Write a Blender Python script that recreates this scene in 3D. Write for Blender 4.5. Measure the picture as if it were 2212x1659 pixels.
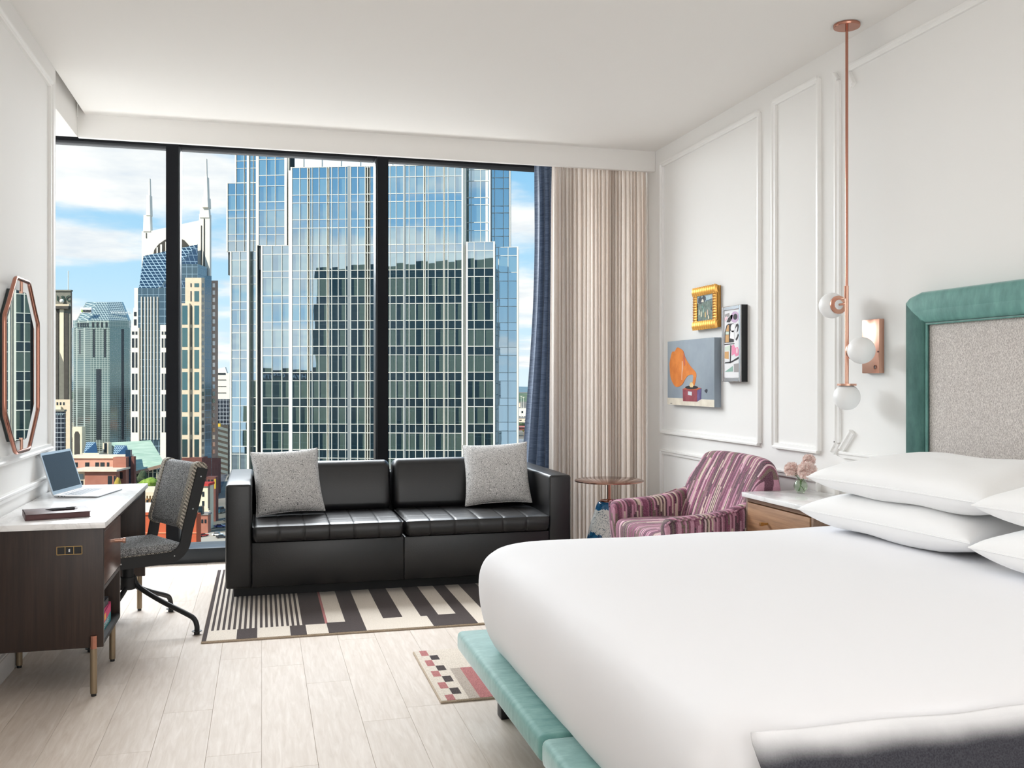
import bpy, bmesh, math, random
from mathutils import Matrix, Vector, noise
random.seed(11)
S = bpy.context.scene
COL = S.collection
PSI = math.atan(541 / 2053)            # the camera looks this far to the right of the window's normal
for _o in list(bpy.data.objects): bpy.data.objects.remove(_o, do_unlink=True)

# ------------------------------------------------------------------ camera
cam = bpy.data.objects.new('camera', bpy.data.cameras.new('camera'))
COL.objects.link(cam); S.camera = cam
cam.location = (0, 0, 1.35); cam.rotation_euler = (math.pi / 2, 0, -PSI)
cam.data.sensor_width = 36; cam.data.lens = 36 * 2053 / 2212
cam.data.shift_y = -8.5 / 2212; cam.data.clip_start = .05; cam.data.clip_end = 30000

# ------------------------------------------------------------------ view, light
S.view_settings.view_transform = 'Standard'; S.view_settings.look = 'None'
S.view_settings.gamma = 1; S.view_settings.exposure = 0.15; S.view_settings.use_curve_mapping = False
cy = S.cycles
cy.max_bounces = 12; cy.diffuse_bounces = 8; cy.glossy_bounces = 5; cy.transmission_bounces = 8; cy.transparent_max_bounces = 12
cy.caustics_reflective = False; cy.caustics_refractive = False; cy.sample_clamp_indirect = 6; cy.use_denoising = True

def lin(c):
    r = []
    for v in c:
        v = v / 255
        r.append(v / 12.92 if v <= .04045 else ((v + .055) / 1.055) ** 2.4)
    return (*r, 1)

class NT:
    """small node-tree writer"""
    def __init__(s, tree): s.t = tree; s.N = tree.nodes; s.L = tree.links
    def n(s, typ, props=None, **inp):
        nd = s.N.new('ShaderNode' + typ)
        for k, v in (props or {}).items(): setattr(nd, k, v)
        for k, v in inp.items(): s.set(nd, k.replace('_', ' '), v)
        return nd
    def set(s, nd, k, v):
        sock = nd.inputs[int(k)] if k.isdigit() else nd.inputs[k]
        if isinstance(v, bpy.types.NodeSocket): s.L.new(v, sock)
        elif isinstance(v, bpy.types.Node): s.L.new(v.outputs[0], sock)
        else: sock.default_value = v
    def math(s, op, a, b=None, c=None):
        nd = s.N.new('ShaderNodeMath'); nd.operation = op
        for i, v in enumerate((a, b, c)):
            if v is not None: s.set(nd, str(i), v)
        return nd.outputs[0]
    def mix(s, fac, a, b, typ='RGBA', blend='MIX'):
        nd = s.N.new('ShaderNodeMix'); nd.data_type = typ
        if typ == 'RGBA': nd.blend_type = blend
        o = {'RGBA': (0, 6, 7, 2), 'FLOAT': (0, 2, 3, 0)}[typ]
        for i, v in zip(o[:3], (fac, a, b)): s.set(nd, str(i), v)
        return nd.outputs[o[3]]
    def ramp(s, fac, stops, interp='LINEAR'):
        nd = s.N.new('ShaderNodeValToRGB'); nd.color_ramp.interpolation = interp
        e = nd.color_ramp.elements
        while len(e) < len(stops): e.new(.5)
        for el, (p, c) in zip(e, stops): el.position = p; el.color = c if len(c) == 4 else lin(c)
        s.set(nd, '0', fac); return nd.outputs[0]
    def noise(s, vec, scale, detail=3, rough=.5, dist=0, dim='3D'):
        nd = s.n('TexNoise', dict(noise_dimensions=dim), Scale=scale, Detail=detail, Roughness=rough, Distortion=dist)
        if vec is not None: s.set(nd, 'Vector', vec)
        return nd.outputs[0]
    def maps(s, vec, scale=(1, 1, 1), loc=(0, 0, 0), rot=(0, 0, 0)):
        return s.n('Mapping', Vector=vec, Scale=scale, Location=loc, Rotation=rot).outputs[0]

w = bpy.data.worlds.new('sky'); S.world = w; w.use_nodes = True
g = NT(w.node_tree); g.N.clear()
dirv = g.n('TexCoord').outputs['Generated']
sx = g.n('SeparateXYZ', Vector=dirv)
el = g.math('MAXIMUM', sx.outputs[2], 0.0)
base = g.ramp(el, [(0, (222, 240, 250)), (.10, (182, 223, 247)), (.26, (126, 193, 238)), (1, (52, 118, 196))])
# cloud layer: noise on a flat sheet seen in perspective
k = g.math('DIVIDE', 1.0, g.math('ADD', el, .12))
sheet = g.n('CombineXYZ', X=g.math('MULTIPLY', sx.outputs[0], k), Y=g.math('MULTIPLY', sx.outputs[1], k), Z=g.math('MULTIPLY', el, 2.4)).outputs[0]
nz = g.noise(g.maps(sheet, (.62, .62, 1.0), (2.35, 5.1, 0)), 1.35, 7, .56)
low = g.n('MapRange', dict(interpolation_type='SMOOTHSTEP'), Value=el, From_Min=.22, From_Max=.05, To_Min=0., To_Max=.055).outputs[0]
nz = g.math('ADD', nz, low)
# a few cumulus heaps placed in the sky (direction, half width, half height, weight)
HEAPS = [((-.215, .952, .214), .17, .045, .26), ((-.13, .965, .195), .10, .035, .16), ((-.20, .972, .133), .15, .022, .17), ((.02, .99, .09), .07, .02, .09), ((.30, .95, .05), .10, .03, .17), ((-.20, .98, .055), .1, .018, .14),
    # the heaps the glass tower mirrors
    ((-.735, -.665, .13), .17, .032, .26), ((-.55, -.82, .115), .22, .026, .22), ((-.80, -.59, .075), .16, .035, .25), ((-.66, -.74, .03), .32, .024, .2), ((-.72, -.67, .235), .10, .03, .2)]
dens = nz
for d, hw, hh, am in HEAPS:
    ln = math.sqrt(sum(q * q for q in d)); d = [q / ln for q in d]
    az = math.atan2(d[0], d[1])
    daz = g.math('SUBTRACT', g.math('ARCTAN2', sx.outputs[0], sx.outputs[1]), az)
    dz = g.math('SUBTRACT', sx.outputs[2], d[2])
    q = g.math('ADD', g.math('POWER', g.math('DIVIDE', daz, hw), 2.0), g.math('POWER', g.math('DIVIDE', dz, hh), 2.0))
    dens = g.math('ADD', dens, g.math('MULTIPLY', g.math('EXPONENT', g.math('MULTIPLY', q, -1.0)), am))
cl = g.n('MapRange', dict(interpolation_type='SMOOTHSTEP'), Value=dens, From_Min=.53, From_Max=.68).outputs[0]
shade = g.ramp(g.noise(g.maps(sheet, (1, 1, 1.4)), 3.2, 4, .55), [(.3, (222, 230, 238)), (.62, (255, 255, 252))])
skyc = g.mix(cl, base, shade)
bg = g.n('Background', Color=skyc, Strength=1.0)
g.L.new(bg.outputs[0], g.n('OutputWorld').inputs[0])

def lamp(name, typ, energy, loc, aim, size=None, size_y=None, col=(1, 1, 1)):
    l = bpy.data.lights.new(name, typ); l.energy = energy; l.color = col
    if typ == 'AREA':
        l.shape = 'RECTANGLE'; l.size = size; l.size_y = size_y
    o = bpy.data.objects.new(name, l); COL.objects.link(o); o.location = loc
    o.rotation_euler = Vector(aim).to_track_quat('-Z', 'Y').to_euler(); return o
sun = lamp('sun', 'SUN', 4.6, (0, 0, 60), (.626, .61, -.72), col=(1, .95, .87)); sun.data.angle = .01
lamp('daylight_fill_above_window', 'AREA', 1120, (-1.5, 9.6, 4.0), (.06, -.95, -.30), 7, 2.6, (.95, .975, 1))  # unseen area lamp added outside to strengthen the daylight in the room
lamp('daylight_fill_below_window', 'AREA', 470, (.4, 9.2, -2.0), (0, -.72, .69), 12, 2.6, (1, .985, .96))  # second added lamp, low outside, to brighten the ceiling
lamp('unseen_ceiling_fill', 'AREA', 9, (.7, 1.1, 3.09), (0, .02, -1), 2.2, 2.0, (1, .985, .965))  # added overhead fill for bed and floor; no such fixture is known
lamp('fill_behind_camera', 'AREA', 60, (.9, -1.9, 1.75), (0, 1, .02), 3.4, 2.2, (.97, .985, 1))  # added fill lamp behind the camera, no real source there

# ------------------------------------------------------------------ mesh helpers
def rot(z=0, x=0, y=0): return Matrix.Rotation(z, 4, 'Z') @ Matrix.Rotation(y, 4, 'Y') @ Matrix.Rotation(x, 4, 'X')
def tr(*p): return Matrix.Translation(p)
class MB:
    def __init__(s, xf=None): s.v = []; s.f = []; s.m = []; s.xf = xf
    def add(s, vs, fs, mi=0, xf=None):
        b = len(s.v)
        for p in vs:
            p = Vector(p)
            if xf is not None: p = xf @ p
            if s.xf is not None: p = s.xf @ p
            s.v.append(p)
        for q in fs: s.f.append([b + i for i in q]); s.m.append(mi)
        return s
    def box(s, x0, x1, y0, y1, z0, z1, mi=0, bev=0, seg=2, xf=None):
        if not bev:
            return s.add([(x0, y0, z0), (x1, y0, z0), (x1, y1, z0), (x0, y1, z0), (x0, y0, z1), (x1, y0, z1), (x1, y1, z1), (x0, y1, z1)],
                         [(0, 3, 2, 1), (4, 5, 6, 7), (0, 1, 5, 4), (1, 2, 6, 5), (2, 3, 7, 6), (3, 0, 4, 7)], mi, xf)
        bm = bmesh.new(); bmesh.ops.create_cube(bm, size=1)
        for vv in bm.verts: vv.co = ((x0 + x1) / 2 + vv.co.x * (x1 - x0), (y0 + y1) / 2 + vv.co.y * (y1 - y0), (z0 + z1) / 2 + vv.co.z * (z1 - z0))
        bmesh.ops.bevel(bm, geom=list(bm.edges), offset=bev, segments=seg, profile=.5, affect='EDGES', clamp_overlap=True)
        bm.verts.index_update()
        s.add([vv.co.copy() for vv in bm.verts], [[vv.index for vv in ff.verts] for ff in bm.faces], mi, xf); bm.free(); return s
    def prism(s, pts, axis, a0, a1, mi=0, xf=None):
        """pts: polygon in the two other axes (y,z | x,z | x,y), extruded along axis"""
        put = {'x': lambda p, a: (a, p[0], p[1]), 'y': lambda p, a: (p[0], a, p[1]), 'z': lambda p, a: (p[0], p[1], a)}[axis]
        n = len(pts)
        vs = [put(p, a0) for p in pts] + [put(p, a1) for p in pts]
        fs = [tuple(range(n))[::-1], tuple(range(n, 2 * n))] + [(i, (i + 1) % n, n + (i + 1) % n, n + i) for i in range(n)]
        return s.add(vs, fs, mi, xf)
    def loft(s, loops, mi=0, cap=True, close=False, xf=None):
        n = len(loops[0]); vs = [p for l in loops for p in l]; fs = []
        m = len(loops)
        for j in range(m if close else m - 1):
            a, b = j * n, ((j + 1) % m) * n
            for i in range(n): fs.append((a + i, a + (i + 1) % n, b + (i + 1) % n, b + i))
        if cap and not close: fs += [tuple(range(n))[::-1], tuple(range((m - 1) * n, m * n))]
        return s.add(vs, fs, mi, xf)
    def cyl(s, p0, p1, r0, r1=None, n=16, mi=0, xf=None):
        return s.tube([p0, p1], r0, n, mi, xf, r1)
    def tube(s, pts, r, n=10, mi=0, xf=None, r1=None, closed=False):
        pts = [Vector(p) for p in pts]; m = len(pts); loops = []
        up = None
        for i, p in enumerate(pts):
            if closed: t = (pts[(i + 1) % m] - pts[i - 1]).normalized()
            else: t = ((pts[min(i + 1, m - 1)] - p).normalized() + (p - pts[max(i - 1, 0)]).normalized()).normalized()
            if up is None: up = t.orthogonal().normalized()
            up = (up - t * up.dot(t)).normalized(); sd = t.cross(up)
            rr = r if r1 is None else r + (r1 - r) * i / (m - 1)
            loops.append([p + (up * math.cos(a) + sd * math.sin(a)) * rr for a in [2 * math.pi * q / n for q in range(n)]])
        return s.loft(loops, mi, True, closed, xf)
    def lathe(s, prof, c=(0, 0, 0), n=32, mi=0, xf=None, axis='z'):
        loops = []
        for r, h in prof:
            l = []
            for q in range(n):
                a = 2 * math.pi * q / n
                p = (r * math.cos(a), r * math.sin(a), h)
                if axis == 'x': p = (p[2], p[0], p[1])
                if axis == 'y': p = (p[1], p[2], p[0])
                l.append((c[0] + p[0], c[1] + p[1], c[2] + p[2]))
            loops.append(l)
        return s.loft(loops, mi, True, False, xf)
    def ball(s, c, r, n=24, m=14, mi=0, sc=(1, 1, 1), xf=None):
        pr = [(max(r * math.sin(math.pi * i / m), 1e-4), -r * math.cos(math.pi * i / m)) for i in range(m + 1)]
        return s.lathe([(a, b * sc[2]) for a, b in pr], c, n, mi, xf)
    def grid(s, fn, nu, nv, mi=0, xf=None):
        vs = [fn(i / nu, j / nv) for i in range(nu + 1) for j in range(nv + 1)]
        fs = [(i * (nv + 1) + j, (i + 1) * (nv + 1) + j, (i + 1) * (nv + 1) + j + 1, i * (nv + 1) + j + 1) for i in range(nu) for j in range(nv)]
        return s.add(vs, fs, mi, xf)
    def build(s, name, mats, parent=None, kind=None, label=None, ang=38, flat=False):
        me = bpy.data.meshes.new(name)
        vs = s.v
        if parent is not None:
            inv = rootmat(parent).inverted(); vs = [inv @ p for p in vs]
        me.from_pydata([tuple(p) for p in vs], [], s.f)
        if not isinstance(mats, (list, tuple)): mats = [mats]
        for m_ in mats: me.materials.append(m_)
        if len(mats) > 1: me.polygons.foreach_set('material_index', s.m)
        bm = bmesh.new(); bm.from_mesh(me); bmesh.ops.recalc_face_normals(bm, faces=bm.faces); bm.to_mesh(me); bm.free()
        if not flat:
            me.polygons.foreach_set('use_smooth', [True] * len(me.polygons)); me.set_sharp_from_angle(angle=math.radians(ang))
        o = bpy.data.objects.new(name, me); COL.objects.link(o)
        if parent is not None: o.parent = parent
        if kind: o['kind'] = kind
        if label: o['label'] = label
        return o
def rootmat(o):
    while o.parent: o = o.parent
    return Matrix.Translation(o.location) @ o.rotation_euler.to_matrix().to_4x4()
def thing(name, label, cat, loc=(0, 0, 0), rz=0, group=None):
    o = bpy.data.objects.new(name, None); COL.objects.link(o); o.location = loc; o.rotation_euler = (0, 0, rz)
    o['label'] = label; o['category'] = cat
    if group: o['group'] = group
    return o
def tag(o, label, cat, group=None):
    o['label'] = label; o['category'] = cat
    if group: o['group'] = group
    return o
def structure(name, loc=(0, 0, 0)):
    o = bpy.data.objects.new(name, None); COL.objects.link(o); o.location = loc; o['kind'] = 'structure'; return o
def inst(me, name, parent, mw, mat=None):
    """one more object on shared mesh data, at world matrix mw, a child of parent"""
    o = bpy.data.objects.new(name, me); COL.objects.link(o)
    o.parent = parent; o.matrix_local = rootmat(parent).inverted() @ mw
    return o
def rrect(cx, cz, hx, hz, r, n=5):
    r = min(r, hx * .999, hz * .999); out = []
    for sx_, sz_, a0 in ((1, 1, 0), (-1, 1, 90), (-1, -1, 180), (1, -1, 270)):
        for i in range(n + 1):
            a = math.radians(a0 + 90 * i / n)
            out.append((cx + sx_ * (hx - r) + r * math.cos(a), cz + sz_ * (hz - r) + r * math.sin(a)))
    return out
def bez(p, n=8):
    """smooth polyline through points (Catmull-Rom)"""
    P = [Vector(q) for q in p]; P = [P[0] * 2 - P[1]] + P + [P[-1] * 2 - P[-2]]; o = []
    for i in range(1, len(P) - 2):
        for k_ in range(n):
            t = k_ / n; a, b, c, d = P[i - 1:i + 3]
            o.append(.5 * ((2 * b) + (c - a) * t + (2 * a - 5 * b + 4 * c - d) * t * t + (3 * b - a - 3 * c + d) * t ** 3))
    return o + [P[-2]]
def textobj(body, name, mat, size, parent, mw, width=None, ext=.0, align='LEFT', label=None):
    cu = bpy.data.curves.new(name, 'FONT'); cu.body = body; cu.size = size; cu.extrude = ext; cu.align_x = align
    t = bpy.data.objects.new(name, cu); COL.objects.link(t); bpy.context.view_layer.update()
    me = bpy.data.meshes.new_from_object(t.evaluated_get(bpy.context.evaluated_depsgraph_get()))
    bpy.data.objects.remove(t); me.materials.clear(); me.materials.append(mat); me.name = name
    o = bpy.data.objects.new(name, me); COL.objects.link(o); o.parent = parent
    sc = Matrix.Identity(4)
    if width:
        xs = [p.co.x for p in me.vertices]; sc = Matrix.Scale(width / max(max(xs) - min(xs), 1e-4), 4, (1, 0, 0))
    o.matrix_local = rootmat(parent).inverted() @ mw @ sc
    if label: o['label'] = label
    return o
# ------------------------------------------------------------------ materials
def mat(name, col=None, rough=.5, metal=0, spec=.5, sheen=0, coat=0, fn=None, bump=None, subsurf=0, trans=0):
    """Principled material; fn(g) may return a colour socket; bump = (socket fn, strength, distance)"""
    m = bpy.data.materials.new(name); m.use_nodes = True
    q = NT(m.node_tree); q.N.clear()
    p = q.n('BsdfPrincipled', Roughness=rough, Metallic=metal)
    p.inputs['Specular IOR Level'].default_value = spec
    p.inputs['Sheen Weight'].default_value = sheen; p.inputs['Coat Weight'].default_value = coat
    if sheen: p.inputs['Sheen Roughness'].default_value = .35
    if col is not None: p.inputs['Base Color'].default_value = lin(col)
    q.p = p
    if fn:
        c = fn(q)
        if c is not None: q.set(p, 'Base Color', c)
    if bump:
        h, st, di = bump
        b = q.n('Bump', Strength=st, Distance=di, Height=h(q)); q.set(p, 'Normal', b)
    q.L.new(p.outputs[0], q.n('OutputMaterial').inputs[0])
    if trans:
        tl = q.n('BsdfTranslucent'); mx = q.n('MixShader', Fac=trans)
        if fn and c is not None: q.set(tl, 'Color', c)
        o_ = [n_ for n_ in q.N if n_.type == 'OUTPUT_MATERIAL'][0]; q.L.new(p.outputs[0], mx.inputs[1]); q.L.new(tl.outputs[0], mx.inputs[2]); q.L.new(mx.outputs[0], o_.inputs[0])
    m.diffuse_color = lin(col) if col is not None else (.6, .6, .6, 1)
    return m
def oc(q): return q.n('TexCoord').outputs['Object']
def speckle(c0, c1, sc, lo=.4, hi=.6, detail=2, stretch=(1, 1, 1)):
    return lambda q: q.ramp(q.noise(q.maps(oc(q), stretch), sc, detail, .6), [(lo, c0), (hi, c1)])
def nb(sc, detail=3, stretch=(1, 1, 1)): return lambda q: q.noise(q.maps(oc(q), stretch), sc, detail, .6)

PAINT = mat('wall_paint', (236, 235, 233), .8, spec=.1)
CEIL = mat('ceiling_paint', (236, 234, 231), .8, spec=.2)
TRIMP = mat('trim_paint', (238, 237, 235), .4, spec=.4)
def floor_fn(q):
    r = q.n('ObjectInfo').outputs['Random']
    off = q.n('CombineXYZ', X=q.math('MULTIPLY', r, 37.), Y=q.math('MULTIPLY', r, 11.)).outputs[0]
    v = q.n('VectorMath', dict(operation='ADD')); q.set(v, '0', oc(q)); q.set(v, '1', off); v = v.outputs[0]
    gr = q.noise(q.maps(v, (9, .9, 1)), 6, 5, .6, .6)
    band = q.noise(q.maps(v, (3.5, .5, 1)), 2.2, 2, .5, 1.2)
    c = q.ramp(gr, [(.3, (192, 178, 165)), (.55, (204, 192, 181)), (.75, (213, 203, 193))])
    c = q.mix(q.math('MULTIPLY', q.ramp(band, [(.45, (0, 0, 0)), (.7, (255, 255, 255))]), .35), c, lin((188, 174, 160)))
    t = q.math('MULTIPLY_ADD', r, .07, .965)
    return q.mix(1.0, c, q.n('CombineColor', Red=t, Green=t, Blue=t).outputs[0], blend='MULTIPLY')
FLOOR = mat('oak_plank', None, .5, spec=.18, fn=floor_fn, bump=(lambda q: q.noise(q.maps(oc(q), (40, 2, 1)), 5, 3), .05, .002))
JOINT = mat('plank_joint', (176, 163, 150), .8)
def wood_fn(c0, c1, c2, axis):
    st = {'z': (14, 14, .7), 'y': (14, .7, 14), 'x': (.7, 14, 14)}[axis]
    return lambda q: q.ramp(q.noise(q.maps(oc(q), st), 4.5, 5, .62, .35), [(.28, c0), (.5, c1), (.74, c2)])
WALNUT = mat('dark_walnut', None, .42, fn=wood_fn((30, 20, 16), (44, 30, 24), (56, 40, 33), 'z'))
WALNUTH = mat('dark_walnut_drawer', None, .3, spec=.6, fn=wood_fn((70, 48, 40), (88, 63, 54), (104, 78, 68), 'y'))
OAK = mat('warm_oak', None, .45, fn=wood_fn((128, 92, 64), (152, 112, 80), (172, 132, 98), 'y'))
OAKEDGE = mat('warm_oak_edge', None, .45, fn=wood_fn((108, 84, 68), (128, 100, 82), (146, 118, 98), 'y'))
def marble_fn(q):
    n1 = q.noise(q.maps(oc(q), (1, .55, 1), rot=(0, 0, .6)), 3.5, 6, .6, 1.6)
    vein = q.math('ABSOLUTE', q.math('SUBTRACT', n1, .5))
    return q.ramp(vein, [(0, (228, 227, 227)), (.025, (238, 237, 237)), (.08, (245, 244, 244))])
MARBLE = mat('white_marble', None, .16, spec=.6, fn=marble_fn)
COPPER = mat('brushed_copper', (216, 170, 150), .36, 1)
COPPERD = mat('polished_copper', (184, 130, 112), .2, 1)
TABLEM = mat('table_copper', (164, 122, 106), .14, 1)
BRONZE = mat('bronze_leg', (150, 134, 112), .4, .85)
BRASS = mat('brass', (206, 170, 110), .3, 1)
BLACKM = mat('black_metal', (30, 31, 33), .5, .2)
FRAMEM = mat('window_frame_black', (30, 31, 34), .7, spec=.08)
GUNM = mat('dark_steel', (52, 56, 60), .38, .6)
LEATH = mat('black_leather', (21, 21, 23), .38, spec=.55, bump=(nb(120, 3), .18, .002))
PLINTH = mat('black_plinth', (20, 20, 22), .6)
def tweed_fn(q):
    v = oc(q)
    a = q.noise(v, 340, 1, .5); b = q.noise(v, 60, 2)
    return q.mix(.25, q.ramp(a, [(.40, (30, 32, 35)), (.50, (106, 108, 110)), (.60, (204, 205, 206))]), q.ramp(b, [(.3, (60, 60, 62)), (.7, (130, 128, 124))]))
TWEED = mat('grey_tweed', None, .9, spec=.2, fn=tweed_fn, bump=(nb(620, 1), .4, .002))
def weave_fn(q):
    v = q.maps(oc(q), (200, 200, 200), rot=(.3, .4, .78))
    ck = q.n('TexChecker', Vector=v, Color1=lin((28, 26, 24)), Color2=lin((204, 197, 184)), Scale=1.0)
    return ck.outputs[0]
WEAVE = mat('chunky_weave', None, .9, spec=.2, fn=weave_fn)
def squiggle_fn(q):
    n1 = q.noise(oc(q), 84, 1, .5, 1.4)
    a = q.math('ABSOLUTE', q.math('SUBTRACT', q.math('FRACT', q.math('MULTIPLY', n1, 7.0)), .5))
    return q.ramp(a, [(.12, (44, 45, 50)), (.20, (222, 220, 218))])
SQUIG = mat('squiggle_fabric', None, .85, spec=.2, fn=squiggle_fn, bump=(nb(62, 1), .2, .003))
def pile(name, c0, c1): return mat(name, None, .95, spec=.1, sheen=.2, fn=speckle(c0, c1, 260), bump=(nb(260, 2), .7, .004))
RUGC = pile('rug_cream', (206, 194, 180), (234, 224, 211)); RUGD = pile('rug_charcoal', (44, 36, 36), (82, 70, 68))
RUGP = pile('rug_rose', (160, 96, 96), (196, 130, 128)); RUGB = pile('rug_taupe', (164, 150, 138), (196, 184, 172))
RUGE = pile('rug_edge', (176, 158, 138), (204, 188, 168))
VELV = mat('teal_velvet', None, .6, spec=.25, sheen=.4, fn=speckle((82, 128, 122), (110, 160, 152), 9, .3, .72, 5, (1, 2.2, 1)), bump=(nb(300, 2), .12, .001))
VELVB = mat('pale_teal_velvet', None, .6, spec=.25, sheen=.6, fn=speckle((100, 150, 146), (136, 182, 176), 14, .3, .72, 5, (1, 2.2, 1)), bump=(nb(300, 2), .12, .001))
HTWEED = mat('beige_grey_tweed', None, .95, spec=.15, fn=speckle((166, 159, 155), (220, 214, 209), 330, .38, .62, 2, (1, 1.3, .45)), bump=(nb(330, 2, (1, 1.3, .45)), .6, .003))
LINEN = mat('white_bed_linen', (240, 240, 243), .75, spec=.2, sheen=.1, bump=(nb(7, 3), .10, .01))
PCASE = mat('white_pillowcase', (243, 243, 243), .7, spec=.25, sheen=.1, bump=(nb(9, 4), .25, .012))
def throw_fn(q):   # soft shading at the bed edge painted in as a pale-to-charcoal fade
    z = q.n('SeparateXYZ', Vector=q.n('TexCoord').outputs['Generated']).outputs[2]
    shade_fade = q.n('MapRange', dict(interpolation_type='SMOOTHSTEP'), Value=q.math('ADD', z, q.math('MULTIPLY', q.math('SUBTRACT', q.noise(oc(q), 9, 3), .5), .05)), From_Min=.83, From_Max=.985).outputs[0]
    return q.mix(shade_fade, q.ramp(q.noise(oc(q), 300, 2), [(.35, (54, 54, 60)), (.65, (70, 70, 76))]), lin((226, 226, 228)))
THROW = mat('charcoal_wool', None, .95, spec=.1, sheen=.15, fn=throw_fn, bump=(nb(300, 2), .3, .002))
CURT = mat('beige_curtain_linen', None, .9, spec=.15, trans=.23, fn=speckle((230, 221, 213), (241, 234, 228), 90, .3, .7, 3, (3, 3, .6)), bump=(nb(400, 2), .15, .001))
NAVY = mat('navy_curtain_silk', None, .5, spec=.4, sheen=.3, trans=.12, fn=speckle((74, 88, 110), (112, 126, 148), 22, .3, .7, 4, (.5, .5, 5)), bump=(nb(30, 3, (.5, .5, 5)), .3, .004))
OPAL = mat('opal_glass', (240, 240, 240), .45, spec=.5, subsurf=.3)
MIRROR = mat('mirror_glass', (214, 224, 222), .01, 1)
SCREENM = mat('dark_laptop_screen', (44, 46, 54), .22, spec=.3)
ALU = mat('aluminium', (208, 210, 213), .32, .75)
KEYM = mat('key_plastic', (44, 48, 52), .5)
KEYL = mat('grey_key_plastic', (92, 98, 104), .5)
MAROON = mat('maroon_cover', None, .42, fn=speckle((66, 40, 42), (84, 52, 54), 40))
PAGES = mat('page_edges', (214, 206, 192), .8)
PENM = mat('pen_graphite', (70, 70, 74), .35, .4); SILVER = mat('silver', (200, 200, 200), .25, 1)
BKTEAL = mat('book_teal', (38, 150, 158), .5); BKPINK = mat('book_pink', (214, 28, 104), .5); BKGREY = mat('book_charcoal', (52, 54, 58), .5); BKYEL = mat('book_yellow', (232, 176, 48), .5)
WHITEP = mat('white_print', (240, 240, 240), .6)
DARKIN = mat('dark_cabinet_inside', (26, 24, 24), .6)
def stripes(axis, along, n=46):
    """woven stripes across one object axis, broken into dashes along another"""
    def fn(q):
        s_ = q.n('SeparateXYZ', Vector=oc(q)); u = s_.outputs['XYZ'.index(axis)]; v = s_.outputs['XYZ'.index(along)]
        u = q.math('MULTIPLY_ADD', s_.outputs['YXX'['XYZ'.index(axis)]], .4 if axis == 'X' else .2, u)
        wob = q.math('MULTIPLY', q.math('SUBTRACT', q.noise(oc(q), 7, 2), .5), .010)
        k0 = q.math('FLOOR', q.math('MULTIPLY', q.math('ADD', u, wob), float(n) * 2.1))
        r1 = q.n('TexWhiteNoise', dict(noise_dimensions='1D'), W=k0).outputs[0]
        seg = q.math('FLOOR', q.math('ADD', q.math('MULTIPLY', v, 7.0), q.math('MULTIPLY', r1, 9.0)))
        r2 = q.n('TexWhiteNoise', dict(noise_dimensions='2D'), Vector=q.n('CombineXYZ', X=k0, Y=seg).outputs[0]).outputs[0]
        pal = [(0, (78, 30, 54)), (.12, (116, 48, 82)), (.27, (142, 84, 108)), (.38, (190, 138, 158)), (.46, (64, 34, 48)), (.56, (100, 86, 72)), (.65, (206, 190, 172)), (.72, (122, 60, 86)), (.82, (216, 184, 190)), (.89, (84, 74, 62)), (.95, (112, 46, 78))]
        c = q.ramp(q.math('ADD', q.math('MULTIPLY', r1, .55), q.math('MULTIPLY', r2, .45)), pal, 'CONSTANT')
        return q.mix(.18, c, q.ramp(q.noise(oc(q), 240, 2), [(.3, (70, 40, 54)), (.7, (230, 200, 208))]))
    return fn
STRY = mat('striped_velvet_back', None, .8, spec=.2, sheen=.1, fn=stripes('Y', 'Z'))
STRS = mat('striped_velvet_seat', None, .8, spec=.2, sheen=.15, fn=stripes('Y', 'X'))
STRX = mat('striped_velvet_arm', None, .8, spec=.2, sheen=.1, fn=stripes('X', 'Z'))
def ceramic_fn(q):
    z = q.n('SeparateXYZ', Vector=oc(q)).outputs[2]
    n1 = q.noise(oc(q), 9, 4, .6, .8); n2 = q.noise(oc(q), 14, 3, .6, 2.5)
    top = q.math('GREATER_THAN', q.math('ADD', z, q.math('MULTIPLY', n1, .12)), .548)
    low = q.math('LESS_THAN', q.math('ADD', z, q.math('MULTIPLY', n1, -.22)), .205)
    line = q.math('LESS_THAN', q.math('ABSOLUTE', q.math('SUBTRACT', n2, .5)), .012)
    blue = q.ramp(n2, [(.35, (20, 52, 92)), (.6, (44, 110, 156))])
    c = q.mix(line, lin((226, 228, 226)), lin((58, 92, 112)))
    return q.mix(q.math('MAXIMUM', top, low), c, blue)
CERAM = mat('blue_white_ceramic', None, .15, spec=.6, fn=ceramic_fn)
GOLD = mat('carved_gilt', (214, 160, 84), .32, .9, bump=(nb(60, 3), .2, .002))
CHROME = mat('silver_frame', (206, 206, 208), .22, .9)
def glass(name, tint, refl=1.0):
    m = bpy.data.materials.new(name); m.use_nodes = True; q = NT(m.node_tree); q.N.clear()
    t = q.n('BsdfTransparent', Color=(*tint, 1)); gl = q.n('BsdfGlossy', Roughness=0.0)
    fr = q.n('LayerWeight', Blend=.5).outputs['Facing']; fr = q.math('MULTIPLY_ADD', q.math('POWER', fr, 4.0), .7, .04); mx = q.n('MixShader', Fac=q.math('MULTIPLY', fr, refl))
    q.L.new(t.outputs[0], mx.inputs[1]); q.L.new(gl.outputs[0], mx.inputs[2]); q.L.new(mx.outputs[0], q.n('OutputMaterial').inputs[0]); return m
PANE = glass('window_glass', (.985, .99, .985), .08)
VASEG = glass('vase_glass', (.95, .98, .95), 1.0)
WATERM = glass('vase_water', (.90, .95, .88), .5)
STEM = mat('green_stem', (96, 132, 70), .6); PETAL = mat('dusty_pink_petal', None, .8, fn=speckle((228, 202, 196), (246, 234, 228), 120))
def paint(name, *c, sc=14): 
    return mat(name, None, .6, spec=.3, fn=speckle(c[0], c[1] if len(c) > 1 else c[0], sc, .35, .65, 4))
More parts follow.
